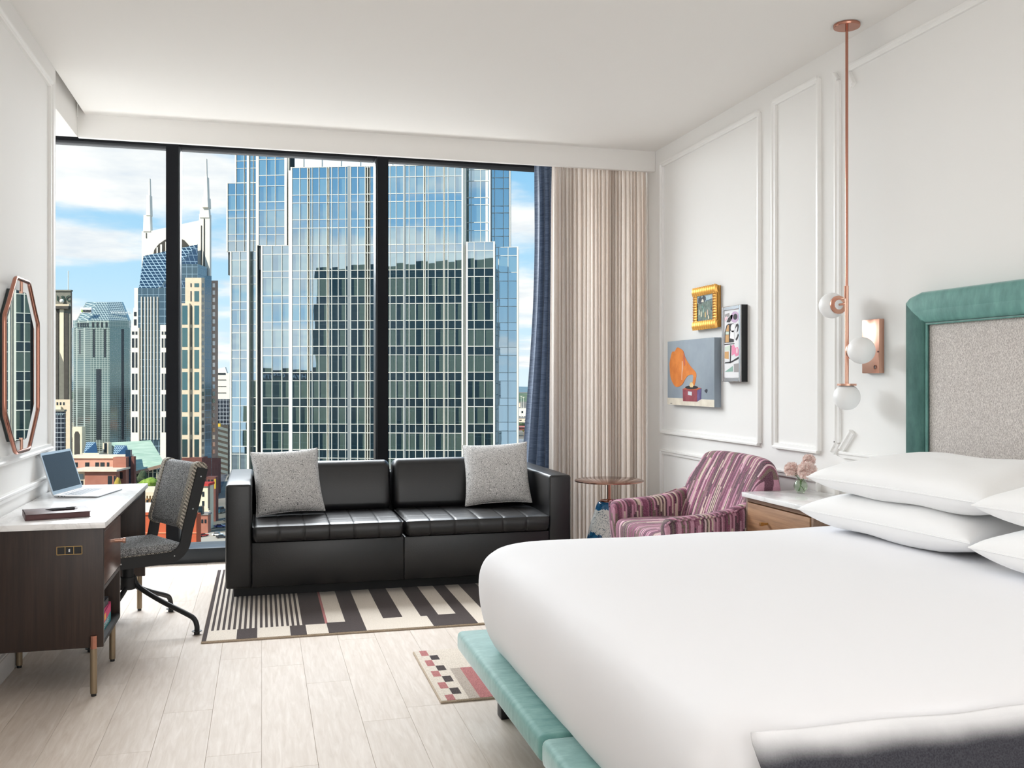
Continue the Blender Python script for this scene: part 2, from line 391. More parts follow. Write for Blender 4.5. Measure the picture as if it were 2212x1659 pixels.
# ------------------------------------------------------------------ room shell
XL, XR, H = -1.13, 2.935, 3.11
fl = MB().box(-1.8, 3.0, -2.1, 7.75, -.12, -.006).build('floor', JOINT, kind='structure')
pm = {}
def plank_mesh(L):
    if L not in pm:
        o = MB().box(-.0962, .0962, -L / 2 + .0003, L / 2 - .0003, -.006, 0, bev=.0007, seg=1).build('plank', FLOOR, flat=True)
        pm[L] = o.data; bpy.data.objects.remove(o)
    return pm[L]
PL = 1.22; OFFS = {-1: 3.57, -2: 4.08, 0: 4.62, -3: 4.9, 1: 3.1, -4: 3.3, -5: 4.5, 2: 5.0, 3: 3.9, 4: 4.4}
for kx in range(-9, 15):
    x = .193 * kx + .0965
    y = OFFS.get(kx, 3 + random.random() * PL) - 6 * PL
    while y < 7.7:
        a, b = max(y, -2.05), min(y + PL, 7.7)
        if b - a > .02 and b > 2.2 - .0:
            Lr = PL if b - a > PL - .01 else round(b - a, 3)
            inst(plank_mesh(Lr), 'plank', fl, tr(x, (a + b) / 2, 0))
        elif b - a > .02 and b <= 2.2: pass
        y += PL
MB().box(-1.8, 3.0, -2.1, 2.2, -.006, 0).build('floor_underlay', FLOOR, fl)
MB().box(XL, 3.0, -2.1, 6.8, H, 3.3).build('ceiling', CEIL, kind='structure')
wr = MB().box(XR, 3.05, -2.1, 7.75, -.1, 3.3).build('wall_right', PAINT, kind='structure')
wl = MB().box(-1.9, XL, -2.1, 5.873, -.1, 3.3).build('wall_left', PAINT, kind='structure')
MB().box(-1.9, -1.78, 5.873, 7.75, -.1, 3.3).build('wall_recess', PAINT, kind='structure')
MB().box(-1.9, 3.05, -2.2, -2.1, -.1, 3.3).build('wall_back', PAINT, kind='structure')
# bulkheads above the window
MB().box(-1.78, -1.175, 5.873, 6.8, 2.955, 3.3).build('ceiling_bulkhead', CEIL, kind='structure')
MB().box(-1.175, XR, 6.8, 6.84, 2.955, 3.3, bev=.004).build('trim_1', CEIL, kind='structure')
MB().box(-1.78, XR, 6.8, 7.75, 3.26, 3.3).build('ceiling_pocket', CEIL, kind='structure')
def mould(parent, X, dirx, segs, w_=.034, d=.024):
    """picture-frame moulding on a wall x = X from (y,z) segments, each a bar with a chamfered profile"""
    m = MB()
    for (y0, z0), (y1, z1) in segs:
        t = Vector((0, y1 - y0, z1 - z0)).normalized(); nrm = Vector((0, -t.z, t.y)); out = Vector((dirx, 0, 0))
        a, b = Vector((X, y0, z0)), Vector((X, y1, z1))
        prof = [(-w_ / 2, -.002), (-w_ / 2, d * .9), (-w_ * .42, d), (-w_ * .15, d), (w_ * .05, d * .7), (w_ / 2, d * .62), (w_ / 2, -.002)]
        m.loft([[p + nrm * u_ + out * v_ for u_, v_ in prof] for p in (a, b)])
    return m.build('panel_moulding', TRIMP, parent)
def frame(parent, X, dirx, y0, y1, z0, z1): return mould(parent, X, dirx, [((y0, z0), (y1, z0)), ((y1, z0), (y1, z1)), ((y1, z1), (y0, z1)), ((y0, z1), (y0, z0))])
frame(wr, XR, -1, 5.21, 6.66, .966, 2.975); frame(wr, XR, -1, 5.21, 6.66, .13, .812)
frame(wr, XR, -1, 4.57, 5.03, .966, 2.985); frame(wr, XR, -1, 4.57, 5.03, .13, .812)
mould(wr, XR, -1, [((4.39, 1.022), (4.39, 2.92)), ((4.36, .962), (.9, .962)), ((4.31, 2.955), (.9, 2.955)),
    ((4.355, .985), (4.262, 1.084)), ((4.434, .968), (4.39, 1.022)), ((4.31, 2.95), (4.255, 2.858)), ((4.425, 2.962), (4.39, 2.92))])
frame(wr, XR, -1, .9, 4.39, .13, .812)
frame(wl, XL, 1, 3.6, 5.70, .985, 2.975); frame(wl, XL, 1, 3.6, 5.70, .13, .815)
MB().box(XL, XL + .014, -2.1, 5.873, 0, .10, bev=.003).build('baseboard_left', TRIMP, kind='structure')
MB().box(XR - .014, XR, -2.1, 7.3, 0, .10, bev=.003).build('baseboard_right', TRIMP, kind='structure')
# window
win = structure('window_1', (.6, 7.5, 0))
def wpart(n, mb, m, **k): return mb.build(n, m, win, **k)
wpart('sill', MB().box(-1.78, XR, 7.36, 7.66, 0, .11, bev=.006), GUNM)
wpart('head_rail', MB().box(-1.78, XR, 7.47, 7.63, 3.085, 3.26, bev=.004), FRAMEM)
for xm in (-.640, .917, 2.475):
    b = MB().box(xm - .043, xm + .043, 7.44, 7.64, .11, 3.26)
    s_ = 1 if xm < 0 else -1
    wpart('mullion', b, FRAMEM)
    wpart('mullion_cover', MB().box(xm + s_ * .043 - .012, xm + s_ * .043 + .012, 7.46, 7.60, .11, 3.085, bev=.004), GUNM)
for a, b in ((-1.78, -.683), (-.597, .874), (.96, 2.432), (2.518, 2.935)):
    wpart('pane', MB().box(a, b, 7.56, 7.568, .11, 3.085), PANE)
# ------------------------------------------------------------------ desk
dk = thing('desk', 'dark walnut writing desk with a white marble top along the left wall', 'desk', (-.89, 5.17, 0))
MB().box(-1.122, -.648, 4.385, 5.972, .715, .741, bev=.0025).build('marble_top', MARBLE, dk, label='white veined marble top')
MB().box(-1.12, -.657, 4.397, 4.42, .203, .715, bev=.002).build('side_panel', WALNUT, dk)
MB().box(-1.12, -.66, 5.925, 5.95, .203, .715, bev=.002).build('side_panel', WALNUT, dk)
MB().box(-1.12, -.664, 4.93, 4.953, .203, .715, bev=.002).build('divider', WALNUT, dk)
MB().box(-1.12, -.662, 4.42, 4.93, .203, .222).build('shelf', DARKIN, dk)
MB().box(-1.12, -.662, 4.42, 4.93, .436, .454).build('shelf', WALNUT, dk)
MB().box(-1.12, -1.10, 4.42, 4.93, .222, .715).build('back_panel', DARKIN, dk)
MB().box(-.69, -.668, 4.953, 5.925, .685, .715).build('apron', WALNUT, dk)
MB().box(-1.12, -1.10, 4.953, 5.925, .45, .715).build('back_panel', WALNUT, dk)
dw = MB().box(-1.05, -.659, 4.426, 4.926, .460, .694, bev=.002).build('drawer', WALNUTH, dk)
MB().lathe([(.0001, 0), (.0085, 0), (.0085, .034), (.0125, .036), (.0125, .047), (.0001, .048)], (-.659, 4.74, .604), 18, axis='x').build('knob', COPPER, dw, label='small copper peg knob')
for x, y, cap in ((-.694, 4.384, 1), (-.693, 4.904, 0), (-1.10, 4.904, 0), (-1.10, 4.384, 1), (-.692, 5.944, 1), (-1.10, 5.944, 1)):
    lg = MB().cyl((x, y, .012), (x, y, .203), .0142, n=20).build('leg', BRONZE, dk)
    MB().cyl((x, y, 0), (x, y, .012), .011, n=16).build('foot', BLACKM, lg)
    if cap: MB().cyl((x, y, .203), (x, y, .258), .0142, n=20).build('copper_sleeve', COPPERD, lg, label='copper sleeve at the top of the leg')
ol = MB()
for a, b, c, d in ((-.842, -.741, .6395, .642), (-.842, -.741, .606, .6085), (-.842, -.8395, .606, .642), (-.7435, -.741, .606, .642), (-.8095, -.8075, .606, .642), (-.7755, -.7735, .606, .642)): ol.box(a, b, 4.394, 4.398, c, d)
ol = ol.build('outlet_frame', BRASS, dk, label='thin brass frame of the triple outlet')
for k in range(3):
    x = -.8395 + k * .033
    so = MB().box(x, x + .030, 4.3955, 4.3975, .6085, .6395).build('socket', BLACKM, ol)
MB().prism([(-.795, .618), (-.789, .618), (-.789, .631), (-.795, .629)], 'y', 4.3945, 4.3958).build('usb_mark', ALU, ol)

# books inside the desk compartment
def book(name, label, m, x0, x1, y0, y1, z0, z1, ang, txt=None):
    t = thing(name, label, 'book', ((x0 + x1) / 2, (y0 + y1) / 2, z0), 0, 'books in the desk compartment')
    xf = tr((x0 + x1) / 2, (y0 + y1) / 2, 0) @ rot(ang) @ tr(-(x0 + x1) / 2, -(y0 + y1) / 2, 0)
    MB(xf).box(x0, x1, y0, y1, z0, z0 + .003).box(x0, x1, y0, y1, z1 - .003, z1).box(x1 - .004, x1, y0, y1, z0, z1, bev=.001).build('cover', m, t)
    MB(xf).box(x0 + .006, x1 - .004, y0 + .004, y1 - .004, z0 + .003, z1 - .003).build('pages', PAGES, t)
    return t, xf
tb, xf = book('book', 'turquoise book with white capital letters on its spine, lowest of the three in the desk', BKTEAL, -.90, -.685, 4.53, 4.80, .222, .268, .0)
textobj('STARS', 'spine_lettering', WHITEP, .032, tb, tr(-.6845, 4.60, .233) @ rot(math.pi / 2, 0) @ Matrix.Rotation(math.pi / 2, 4, 'X'), .13)
tb2, xf = book('book', 'hot pink book between the turquoise and the charcoal one', BKPINK, -.89, -.68, 4.52, 4.79, .2685, .312, .03)
MB(xf).box(-.6802, -.6792, 4.555, 4.60, .276, .304).build('spine_label', BKYEL, tb2)
book('book', 'thin charcoal book on top of the pink one', BKGREY, -.88, -.69, 4.53, 4.75, .3125, .345, -.02)

# ------------------------------------------------------------------ laptop
th = 1.353; hx = Vector((math.cos(th), math.sin(th), 0)); ox = Vector((hx.y, -hx.x, 0))
org = Vector((-1.045, 5.351, .7415)); Wl, Dl = .368, .229
LX = Matrix(((hx.x, ox.x, 0, org.x), (hx.y, ox.y, 0, org.y), (0, 0, -1, org.z), (0, 0, 0, 1)))
LX = Matrix(((hx.x, ox.x, 0, org.x), (hx.y, ox.y, 0, org.y), (0, 0, 1, org.z), (0, 0, 0, 1)))
lt = thing('laptop', 'open silver laptop with a dark screen on the marble desk top', 'laptop', tuple(org))
def zb(y): return .0095 - .006 * y / Dl
m = MB(LX)
m.loft([[(x, y, h) for x, y in rrect(Wl / 2, Dl / 2, Wl / 2 - i, Dl / 2 - i, .012, 4)] if 0 else [(x, y, (.001 if h == 0 else zb(y) + .004)) for x, y in rrect(Wl / 2, Dl / 2, Wl / 2 - i, Dl / 2 - i, .012, 4)] for h, i in ((0, .004), (1, 0))])
m.build('base', ALU, lt)
kb = MB(LX)
for r in range(6):
    n = 14
    for c in range(n):
        if r == 5 and 3 < c < 9: continue
        x0 = .035 + c * (Wl - .07) / n; y0 = .028 + r * .0175; z = zb(y0 + .007) + .004
        kb.box(x0 + .001, x0 + (Wl - .07) / n - .001, y0, y0 + (.015 if r else .008), z - .001, z + .0012)
kb.box(.035 + 4 * (Wl - .07) / 14, .035 + 9 * (Wl - .07) / 14 - .002, .1155, .1305, zb(.12) + .003, zb(.12) + .0052)
kb.build('keyboard', KEYL, lt, kind='stuff')
z = zb(.18) + .004
MB(LX).box(Wl / 2 - .052, Wl / 2 + .052, .148, .215, z - .001, z + .0004).build('trackpad', ALU, lt)
TL = LX @ tr(0, .002, .012) @ Matrix.Rotation(.30, 4, 'X')
Hl = Dl * .99
ld = MB(TL).prism(rrect(Wl / 2, Hl / 2, Wl / 2, Hl / 2, .010, 4), 'y', -.0035, .0035).build('lid', ALU, lt)
MB(TL).box(.012, Wl - .012, .0032, .0042, .020, Hl - .013).build('screen', SCREENM, ld)
MB(TL).cyl((.03, .002, -.001), (Wl - .03, .002, -.001), .0045, n=10).build('hinge', KEYM, ld)
for k, (y, wd) in enumerate(((.028, .005), (.043, .009), (.06, .004))):
    MB(LX).box(-.0004, .0015, y, y + wd, .006, .0095).build('port', KEYM, lt)

# notebook and pen
th = .271; NX = tr(-.986, 4.497, .741) @ rot(th)
nt = thing('notebook', 'maroon hardcover notebook lying on the desk corner', 'notebook', (-.93, 4.6, .741))
MB(NX).box(0, .262, 0, .205, .0005, .0035, bev=.001).box(0, .262, 0, .205, .0235, .027, bev=.001).box(0, .004, 0, .205, .0005, .027, bev=.001).build('cover', MAROON, nt)
MB(NX).box(.004, .258, .004, .201, .0035, .0235).build('pages', mat('dark_page_edges', (92, 62, 62), .7), nt)
pn = thing('pen', 'dark grey ballpoint pen lying on the maroon notebook', 'pen', (-.89, 4.62, .768))
PX = NX @ tr(.085, .095, .0325) @ rot(-.02)
MB(PX).lathe([(.0001, 0), (.0012, .001), (.0045, .02), (.0055, .03), (.0055, .115), (.0045, .12), (.0001, .121)], n=14, axis='x').build('barrel', PENM, pn)
MB(PX).box(.085, .125, -.002, .002, .0055, .0075).build('clip', PENM, pn); MB(PX).lathe([(.0001, .12), (.003, .12), (.003, .131), (.0001, .132)], n=10, axis='x').build('button', SILVER, pn)

# ------------------------------------------------------------------ desk chair
CX = Matrix(((-.88, .475, 0, -.69), (-.475, -.88, 0, 5.43), (0, 0, 1, 0), (0, 0, 0, 1)))   # local x = facing, y = near side
ch = thing('desk_chair', 'grey tweed swivel desk chair with a black metal frame', 'chair', (-.69, 5.43, 0))
def sweepbox(mb, x0, x1, prof, r=.03, n=6, seams=(), depth=.006, mid=16, mi=0, xf=None):
    """profile (y,z) swept along x with rounded ends; seams pinch it"""
    cy_ = sum(p[0] for p in prof) / len(prof); cz_ = sum(p[1] for p in prof) / len(prof)
    st = []
    for i in range(n + 1):
        a = math.pi / 2 * i / n; st.append((x0 + r * (1 - math.sin(a)) * 1.0 if 0 else x0 + r - r * math.sin(math.pi / 2 - a) , r * (1 - math.sin(a))))
    st = [(x0 + r * (1 - math.cos(math.pi / 2 * i / n)), r * (1 - math.sin(math.pi / 2 * i / n))) for i in range(n + 1)]
    xs = [(x0 + r + (x1 - x0 - 2 * r) * i / mid, 0) for i in range(1, mid)]
    for s_ in seams: xs += [(s_ - .012, 0), (s_ - .004, depth * .6), (s_, depth), (s_ + .004, depth * .6), (s_ + .012, 0)]
    xs.sort(); en = [(x1 - (a - x0), b) for a, b in st[::-1]]
    loops = []
    for x, ins in st + xs + en:
        l = []
        for y, z in prof:
            dy, dz = y - cy_, z - cz_; L_ = math.hypot(dy, dz) or 1
            sx_ = max(0, 1 - ins / L_)
            ny = cy_ + (abs(dy) - min(ins, abs(dy))) * (1 if dy > 0 else -1); nz_ = cz_ + (abs(dz) - min(ins, abs(dz))) * (1 if dz > 0 else -1)
            l.append((x, ny, nz_))
        loops.append(l)
    return mb.loft(loops, mi, True, False, xf)
SW = Matrix(((0, 1, 0, 0), (1, 0, 0, 0), (0, 0, 1, 0), (0, 0, 0, 1)))     # swaps x and y, for sweeps along y
m = MB(CX); sweepbox(m, -.205, .205, rrect(.015, .458, .232, .026, .022, 4), .03, xf=SW)
m.build('seat_cushion', TWEED, ch)
m = MB(CX); m.loft([[(x, y, z) for x, y in rrect(.015, 0, .226, .200, .03, 4)] for z in (.420, .446)]); m.build('seat_welt', WEAVE, ch, label='chunky black and cream weave along the seat edge')
def ribbon(path, wd):
    L_, R_ = [], []
    for i, p in enumerate(path):
        a = Vector(path[max(i - 1, 0)]); b = Vector(path[min(i + 1, len(path) - 1)]); t = (b - a).normalized(); n_ = Vector((-t.y, t.x))
        L_.append(tuple(Vector(p) + n_ * wd / 2)); R_.append(tuple(Vector(p) - n_ * wd / 2))
    return L_ + R_[::-1]
path = [(.235, .412), (-.13, .412)] + [(-.13 - .095 * math.sin(a), .412 + .095 * (1 - math.cos(a))) for a in [math.radians(q) for q in range(10, 81, 10)]] + [(-.232, .54), (-.32, .875)]
for s_ in (-1, 1):
    f_ = MB(CX).prism(ribbon(path, .058), 'y', s_ * .212 - .005, s_ * .212 + .005).build('side_frame', BLACKM, ch)
    for x, z in ((.12, .412), (-.16, .420), (-.262, .66), (-.307, .83)):
        MB(CX).cyl((x, s_ * .212, z), (x, s_ * .212 + .0075 * s_, z), .004, n=8).build('screw', SILVER, f_)
lean = math.atan2(.088, .335)
BX = CX @ tr(-.244, 0, .55) @ Matrix.Rotation(-lean, 4, 'Y')
m = MB(BX); sweepbox(m, -.204, .204, rrect(.018, .178, .036, .180, .034, 5), .02, xf=SW); m.build('backrest', TWEED, ch)
for s_ in (-1, 1):
    m = MB(BX); m.prism(rrect(.018, .178, .042, .186, .038, 5), 'y', s_ * .187 - .018, s_ * .187 + .018); m.build('backrest_welt', WEAVE, ch, label='chunky black and cream weave along the backrest side')
MB(CX).box(-.12, .13, -.206, .206, .395, .428).build('seat_plate', BLACKM, ch)
MB(CX).cyl((0, 0, .235), (0, 0, .40), .030, n=24).cyl((0, 0, .235), (0, 0, .30), .038, n=24).build('column', BLACKM, ch)
for k in range(4):
    a = math.radians(-22 + 90 * k); B_ = tr(-.68, 5.447, 0) @ rot(a)
    R_ = (.375, .45, .452, .375)[k]
    pts = bez([(.02, 0, .30), (.032, 0, .262), (.075, 0, .225), (R_ * .5, 0, .165), (R_ - .06, 0, .108), (R_ - .016, 0, .082), (R_, 0, .045), (R_, 0, .014)], 5)
    lg = MB(B_).tube(pts, .0135, 12).build('leg', BLACKM, ch)
    MB(B_).cyl((R_, 0, 0), (R_, 0, .016), .015, n=14).cyl((R_, 0, .016), (R_, 0, .019), .026, n=14).build('foot', BLACKM, lg)

# ------------------------------------------------------------------ wall mirror
mr = thing('wall_mirror', 'tall mirror in a bent copper tube frame on the left wall', 'mirror', (-1.12, 4.91, 1.418))
q8 = [(.13, .402), (.262, .268), (.322, .215), (.322, -.215), (.262, -.275), (.13, -.402)]
loop = q8 + [(-a, b) for a, b in q8[::-1]]
def roundloop(l, x, r=.25, n=4):
    o = []
    for i, p in enumerate(l):
        a, b, c = Vector(l[i - 1]), Vector(p), Vector(l[(i + 1) % len(l)])
        for t in [j / n for j in range(n + 1)]:
            s0 = b.lerp(a, r * (1 - t) * .5); s1 = b.lerp(c, r * t * .5); q_ = s0.lerp(s1, t); o.append((x, 4.91 + q_.x, 1.418 + q_.y))
    return o
MB().tube(roundloop(loop, -1.088), .0095, 12, closed=True).build('tube_frame', COPPERD, mr)
inner = [(a * .84, b * .875) for a, b in loop]
MB().prism([(4.91 + a, 1.418 + b) for a, b in inner], 'x', -1.128, -1.098).build('backing', mat('dark_green_edge', (34, 44, 44), .3), mr)
MB().prism([(4.91 + a * .985, 1.418 + b * .99) for a, b in inner], 'x', -1.098, -1.094).build('mirror_glass', MIRROR, mr)
for z0, z1 in ((1.418 + .34, 1.418 + .402), (1.418 - .402, 1.418 - .34)):
    MB().cyl((-1.092, 4.91, z0), (-1.092, 4.91, z1), .007, n=10).build('post', COPPER, mr)

# ------------------------------------------------------------------ rugs
def rugmesh(name, x0, x1, y0, y1, quads, mats, label, t=.012):
    m = MB(); m.box(x0, x1, y0, y1, 0.0, t - .001, mi=0, bev=.003, seg=1)
    z = t
    for a, b, c, d, mi in quads: m.box(a, b, c, d, .003, z, mi=mi)
    o = m.build(name, mats, flat=True); tag(o, label, 'rug'); return o
Q = []   # 1 cream, 2 charcoal, 3 rose, 4 taupe
Y0, Y1, Yb = 5.107, 7.0, 5.312
Q.append((-.297, -.275, Y0 + .004, Y1, 2))
stw = (.228 - -.270) / 36
for k in range(36): Q.append((-.275 + k * stw * 1.013, -.275 + (k + 1) * stw * 1.013, Yb, Y1, 1 if k % 2 == 0 else 2))
for a, b, mi in ((-.275, -.126, 1), (-.126, -.022, 2), (-.022, .148, 1), (.148, .232, 2), (.232, .345, 1)): Q.append((a, b, Y0 + .004, Yb, mi))
Q += [(.229, .338, Yb, Y1, 2), (.338, .352, Yb, Y1, 3), (.352, .448, 5.328, Y1, 1), (.345, .448, Y0 + .004, 5.328, 2), (.448, .545, Y0 + .004, Y1, 2),
      (.545, .660, Y0 + .004, Y1, 1), (.660, .770, 5.348, Y1, 2), (.660, .770, Y0 + .004, 5.348, 1), (.770, .872, Y0 + .004, Y1, 1), (.872, .907, Y0 + .004, 5.342, 1),
      (.872, .975, 5.342, Y1, 2), (.907, .975, Y0 + .004, 5.342, 2), (.975, 1.076, 5.352, Y1, 1), (.975, 1.076, Y0 + .004, 5.352, 2), (1.076, 1.154, Y0 + .004, Y1, 2),
      (1.154, 1.245, Y0 + .004, Y1, 1), (1.245, 1.36, 5.34, Y1, 2), (1.245, 1.36, Y0 + .004, 5.34, 1), (1.36, 1.47, Y0 + .004, Y1, 1)]
for k in range(6): Q.append((1.47 + k * .1, 1.57 + k * .1, Y0 + .004, Y1, 2 if k % 2 == 0 else 1))
rugmesh('rug', -.30, 2.075, Y0, Y1 + .003, Q, [RUGE, RUGC, RUGD, RUGP, RUGB], 'large cream and charcoal striped rug under the black sofa')
Q = [(.725, 1.5, 3.91, 4.668, 1)]
Q = [(.728, .752, 3.915, 4.66, 1), (.828, .845, 3.915, 4.66, 1), (.845, 1.5, 4.345, 4.66, 1), (.845, .893, 3.915, 4.345, 4), (.893, .949, 3.915, 4.345, 3), (.949, 1.0, 3.915, 4.345, 4), (1.0, 1.06, 3.915, 4.345, 3), (1.06, 1.5, 3.915, 4.345, 4)]
ys = [4.66, 4.572, 4.497, 4.402, 4.325, 4.240, 4.155, 4.068, 3.985, 3.915]
for k in range(9):
    Q.append((.752, .788, ys[k + 1], ys[k], 3 if k % 2 == 0 else 1)); Q.append((.788, .828, ys[k + 1], ys[k], 2 if k % 2 == 1 else 1))
rugmesh('rug', .722, 1.5, 3.908, 4.665, Q, [RUGE, RUGC, RUGD, RUGP, RUGB], 'small cream rug with rose and black checks beside the bed foot', .010)

# ------------------------------------------------------------------ sofa
sf = thing('sofa', 'black leather two-seat sofa in front of the window', 'sofa', (.88, 6.45, .012))
MB().box(-.165, 1.93, 6.11, 6.92, .0125, .095).build('plinth', PLINTH, sf)
MB().box(-.21, -.058, 5.945, 6.985, .092, .722, bev=.018, seg=3).build('arm', LEATH, sf)
MB().box(1.824, 1.976, 5.965, 6.985, .092, .725, bev=.018, seg=3).build('arm', LEATH, sf)
MB().box(-.058, .868, 5.968, 6.80, .092, .362, bev=.006).build('front_panel', LEATH, sf)
MB().box(.870, 1.824, 5.968, 6.80, .092, .362, bev=.006).build('front_panel', LEATH, sf)
MB().box(-.058, 1.824, 6.76, 6.98, .10, .70, bev=.02, seg=3).build('back_frame', LEATH, sf)
def seatprof(zt):
    o = rrect(6.24, (.366 + zt) / 2, .315, (zt - .366) / 2, .032, 6)
    return o
for x0, x1 in ((-.054, .862), (.876, 1.820)):
    m = MB(); zt = .470
    prof = []
    # profile with shallow pinches across the depth
    for y, z in seatprof(zt): prof.append((y, z))
    n = 40; top = []
    ys_ = [5.957 + (6.523 - 5.957) * i / n for i in range(n + 1)]
    for y in ys_:
        t = (y - 5.957) / .566; g_ = min(abs(t * 5 - round(t * 5)), 1); top.append((y, zt + .010 * math.sin(math.pi * t) - .0025 * max(0, 1 - g_ / .12) * (1 if .05 < t < .95 else 0)))
    prof = [(6.545, .40), (6.54, .372), (6.5, .366), (5.96, .366), (5.935, .372), (5.925, .39), (5.923, .42), (5.926, .445), (5.936, .462)] + top + [(6.535, .455)]
    sweepbox(m, x0, x1, prof, .030, seams=[x0 + (x1 - x0) * k / 6 for k in range(1, 6)], depth=.0035, mid=24)
    m.build('seat_cushion', LEATH, sf)
for x0, x1, zt in ((-.050, .860, .815), (.876, 1.815, .822)):
    m = MB(); A = tr(0, 6.50, .462) @ Matrix.Rotation(-.20, 4, 'X')
    prof = rrect(.085, (zt - .462) / 2, .085, (zt - .462) / 2, .055, 7)
    prof = [(y - .020 * max(0, 1 - ((z - .17) / .19) ** 2) * (1 if y < .085 else -.3), z) for y, z in prof]
    xf = A
    sweepbox(m, x0, x1, prof, .045, n=7, mid=20, xf=xf); m.build('back_cushion', LEATH, sf)

def pillow(name, label, cat, mtx, W, Hh, T, m_, group=None, pinch=.10, n=26, ex=2.6, wob=.0, parts=True, seed=0):
    """two puffed faces meeting in a seam; local x width, y height, z thickness"""
    t = thing(name, label, cat, tuple(mtx.translation), 0, group)
    mb = MB(mtx); rnd = random.Random(seed)
    def P(u, v, sd):
        a, b = u * 2 - 1, v * 2 - 1
        e = (1 - abs(a) ** ex) * (1 - abs(b) ** ex)
        th_ = T / 2 * max(e, 0) ** .42
        k_ = 1 - pinch * (1 - abs(b) ** 2) * (abs(a) ** 3); k2 = 1 - pinch * (1 - abs(a) ** 2) * (abs(b) ** 3)
        w_ = wob * noise.noise(Vector((a * 2.2 + seed, b * 2.2, sd * 3))) if wob else 0
        return (a * W / 2 * k_, b * Hh / 2 * k2, sd * (th_ + w_ * max(e, 0) ** .5))
    for sd in (1, -1): mb.grid(lambda u, v: P(.5 - .5 * math.cos(math.pi * u), .5 - .5 * math.cos(math.pi * v), sd), n, n)
    o = mb.build('cover', m_, t, ang=80)
    bm = bmesh.new(); bm.from_mesh(o.data); bmesh.ops.remove_doubles(bm, verts=bm.verts, dist=1e-5); bmesh.ops.recalc_face_normals(bm, faces=bm.faces); bm.to_mesh(o.data); bm.free()
    rim = [Vector(P(.5 - .5 * math.cos(math.pi * k / n), 0, 1)) for k in range(n)] + [Vector(P(1, .5 - .5 * math.cos(math.pi * k / n), 1)) for k in range(n)] + [Vector(P(.5 + .5 * math.cos(math.pi * k / n), 1, 1)) for k in range(n)] + [Vector(P(0, .5 + .5 * math.cos(math.pi * k / n), 1)) for k in range(n)]
    MB(mtx).tube(rim, min(.0035, T * .03), 6, closed=True).build('seam', m_, t)
    return t
def tpm(x, y, z, th, lean, roll, w_):
    """throw pillow: lower left corner at x,y,z, turned by th, leaning back"""
    h = Vector((math.cos(th) * math.cos(roll), math.sin(th) * math.cos(roll), math.sin(roll)))
    up = Vector((-math.sin(th) * math.sin(lean) - math.cos(th) * math.sin(roll) * math.cos(lean), math.cos(th) * math.sin(lean) - math.sin(th) * math.sin(roll) * math.cos(lean), math.cos(lean) * math.cos(roll)))
    nr = h.cross(up); c = Vector((x, y, z)) + h * w_ / 2 + up * w_ / 2
    return Matrix(((h.x, up.x, nr.x, c.x), (h.y, up.y, nr.y, c.y), (h.z, up.z, nr.z, c.z), (0, 0, 0, 1)))
pillow('throw_pillow', 'squiggle patterned throw pillow leaning on the left sofa arm by the desk chair', 'pillow', tpm(-.032, 6.22, .487, .133, .44, .038, .435), .435, .435, .15, SQUIG, 'squiggle throw pillows on the sofa', .07, seed=3)
pillow('throw_pillow', 'squiggle patterned throw pillow at the sofa end beside the curtain', 'pillow', tpm(1.345, 6.35, .490, -.20, .50, .05, .455), .455, .455, .15, SQUIG, 'squiggle throw pillows on the sofa', .07, seed=5)
# ------------------------------------------------------------------ bed
bd = thing('bed', 'low bed with a teal velvet platform and tall teal framed headboard', 'bed', (1.85, 2.6, 0))
for y0, y1 in ((2.638, 3.852), (1.40, 2.632)):
    MB().box(.778, 1.05, y0, y1, .236, .318, bev=.022, seg=3).build('foot_rail', VELVB, bd)
MB().box(1.04, 2.85, 3.60, 3.85, .240, .316, bev=.02, seg=3).build('side_rail', VELVB, bd)
MB().box(1.04, 2.85, 1.40, 1.60, .240, .316, bev=.02, seg=3).build('side_rail', VELVB, bd)
MB().box(1.03, 2.85, 1.58, 3.62, .245, .312).build('slat_base', PLINTH, bd)
for x, y in ((.92, 3.66), (.92, 1.50), (2.55, 3.66), (2.55, 1.50)): MB().box(x, x + .065, y, y + .065, 0, .245, bev=.003).build('leg', BLACKM, bd)
# headboard: mitred padded border around a tweed panel
HB = [(3.735, .32), (3.735, 1.705), (3.715, 1.722), (3.635, 1.742), (1.565, 1.742), (1.485, 1.722), (1.465, 1.705), (1.465, .32)]
HI = [(3.588, .32), (3.588, 1.60), (1.612, 1.60), (1.612, .32)]
MB().prism(HB, 'x', 2.872, 2.932).build('headboard_back', VELV, bd)
def border(outer, innr, nm='headboard_border'):
    """strip between an outer and an inner edge, padded"""
    m = MB(); st = []
    for t, x in ((0, 2.875), (0, 2.850), (.06, 2.836), (.16, 2.829), (.5, 2.824), (.84, 2.829), (.94, 2.836), (1, 2.85), (1, 2.875)):
        st.append([(x, a[0] + (b[0] - a[0]) * t, a[1] + (b[1] - a[1]) * t) for a, b in zip(outer, innr)])
    m.loft(st, 0, False); m.build(nm, VELV, bd, ang=60)
border([(3.735, .32), (3.735, 1.0), (3.735, 1.705)], [(3.590, .32), (3.590, 1.0), (3.590, 1.598)])
border([(3.7345, 1.7055), (3.715, 1.722), (3.635, 1.742), (2.6, 1.742), (1.565, 1.742), (1.485, 1.722), (1.4655, 1.7055)], [(3.590, 1.599), (3.55, 1.599), (3.45, 1.599), (2.6, 1.599), (1.75, 1.599), (1.65, 1.599), (1.61, 1.599)])
border([(1.465, 1.705), (1.465, 1.0), (1.465, .32)], [(1.610, 1.598), (1.610, 1.0), (1.610, .32)])
hp = MB().box(2.848, 2.875, 1.612, 3.588, .32, 1.597, bev=.006).build('headboard_panel', HTWEED, bd, label='beige grey tweed headboard panel')
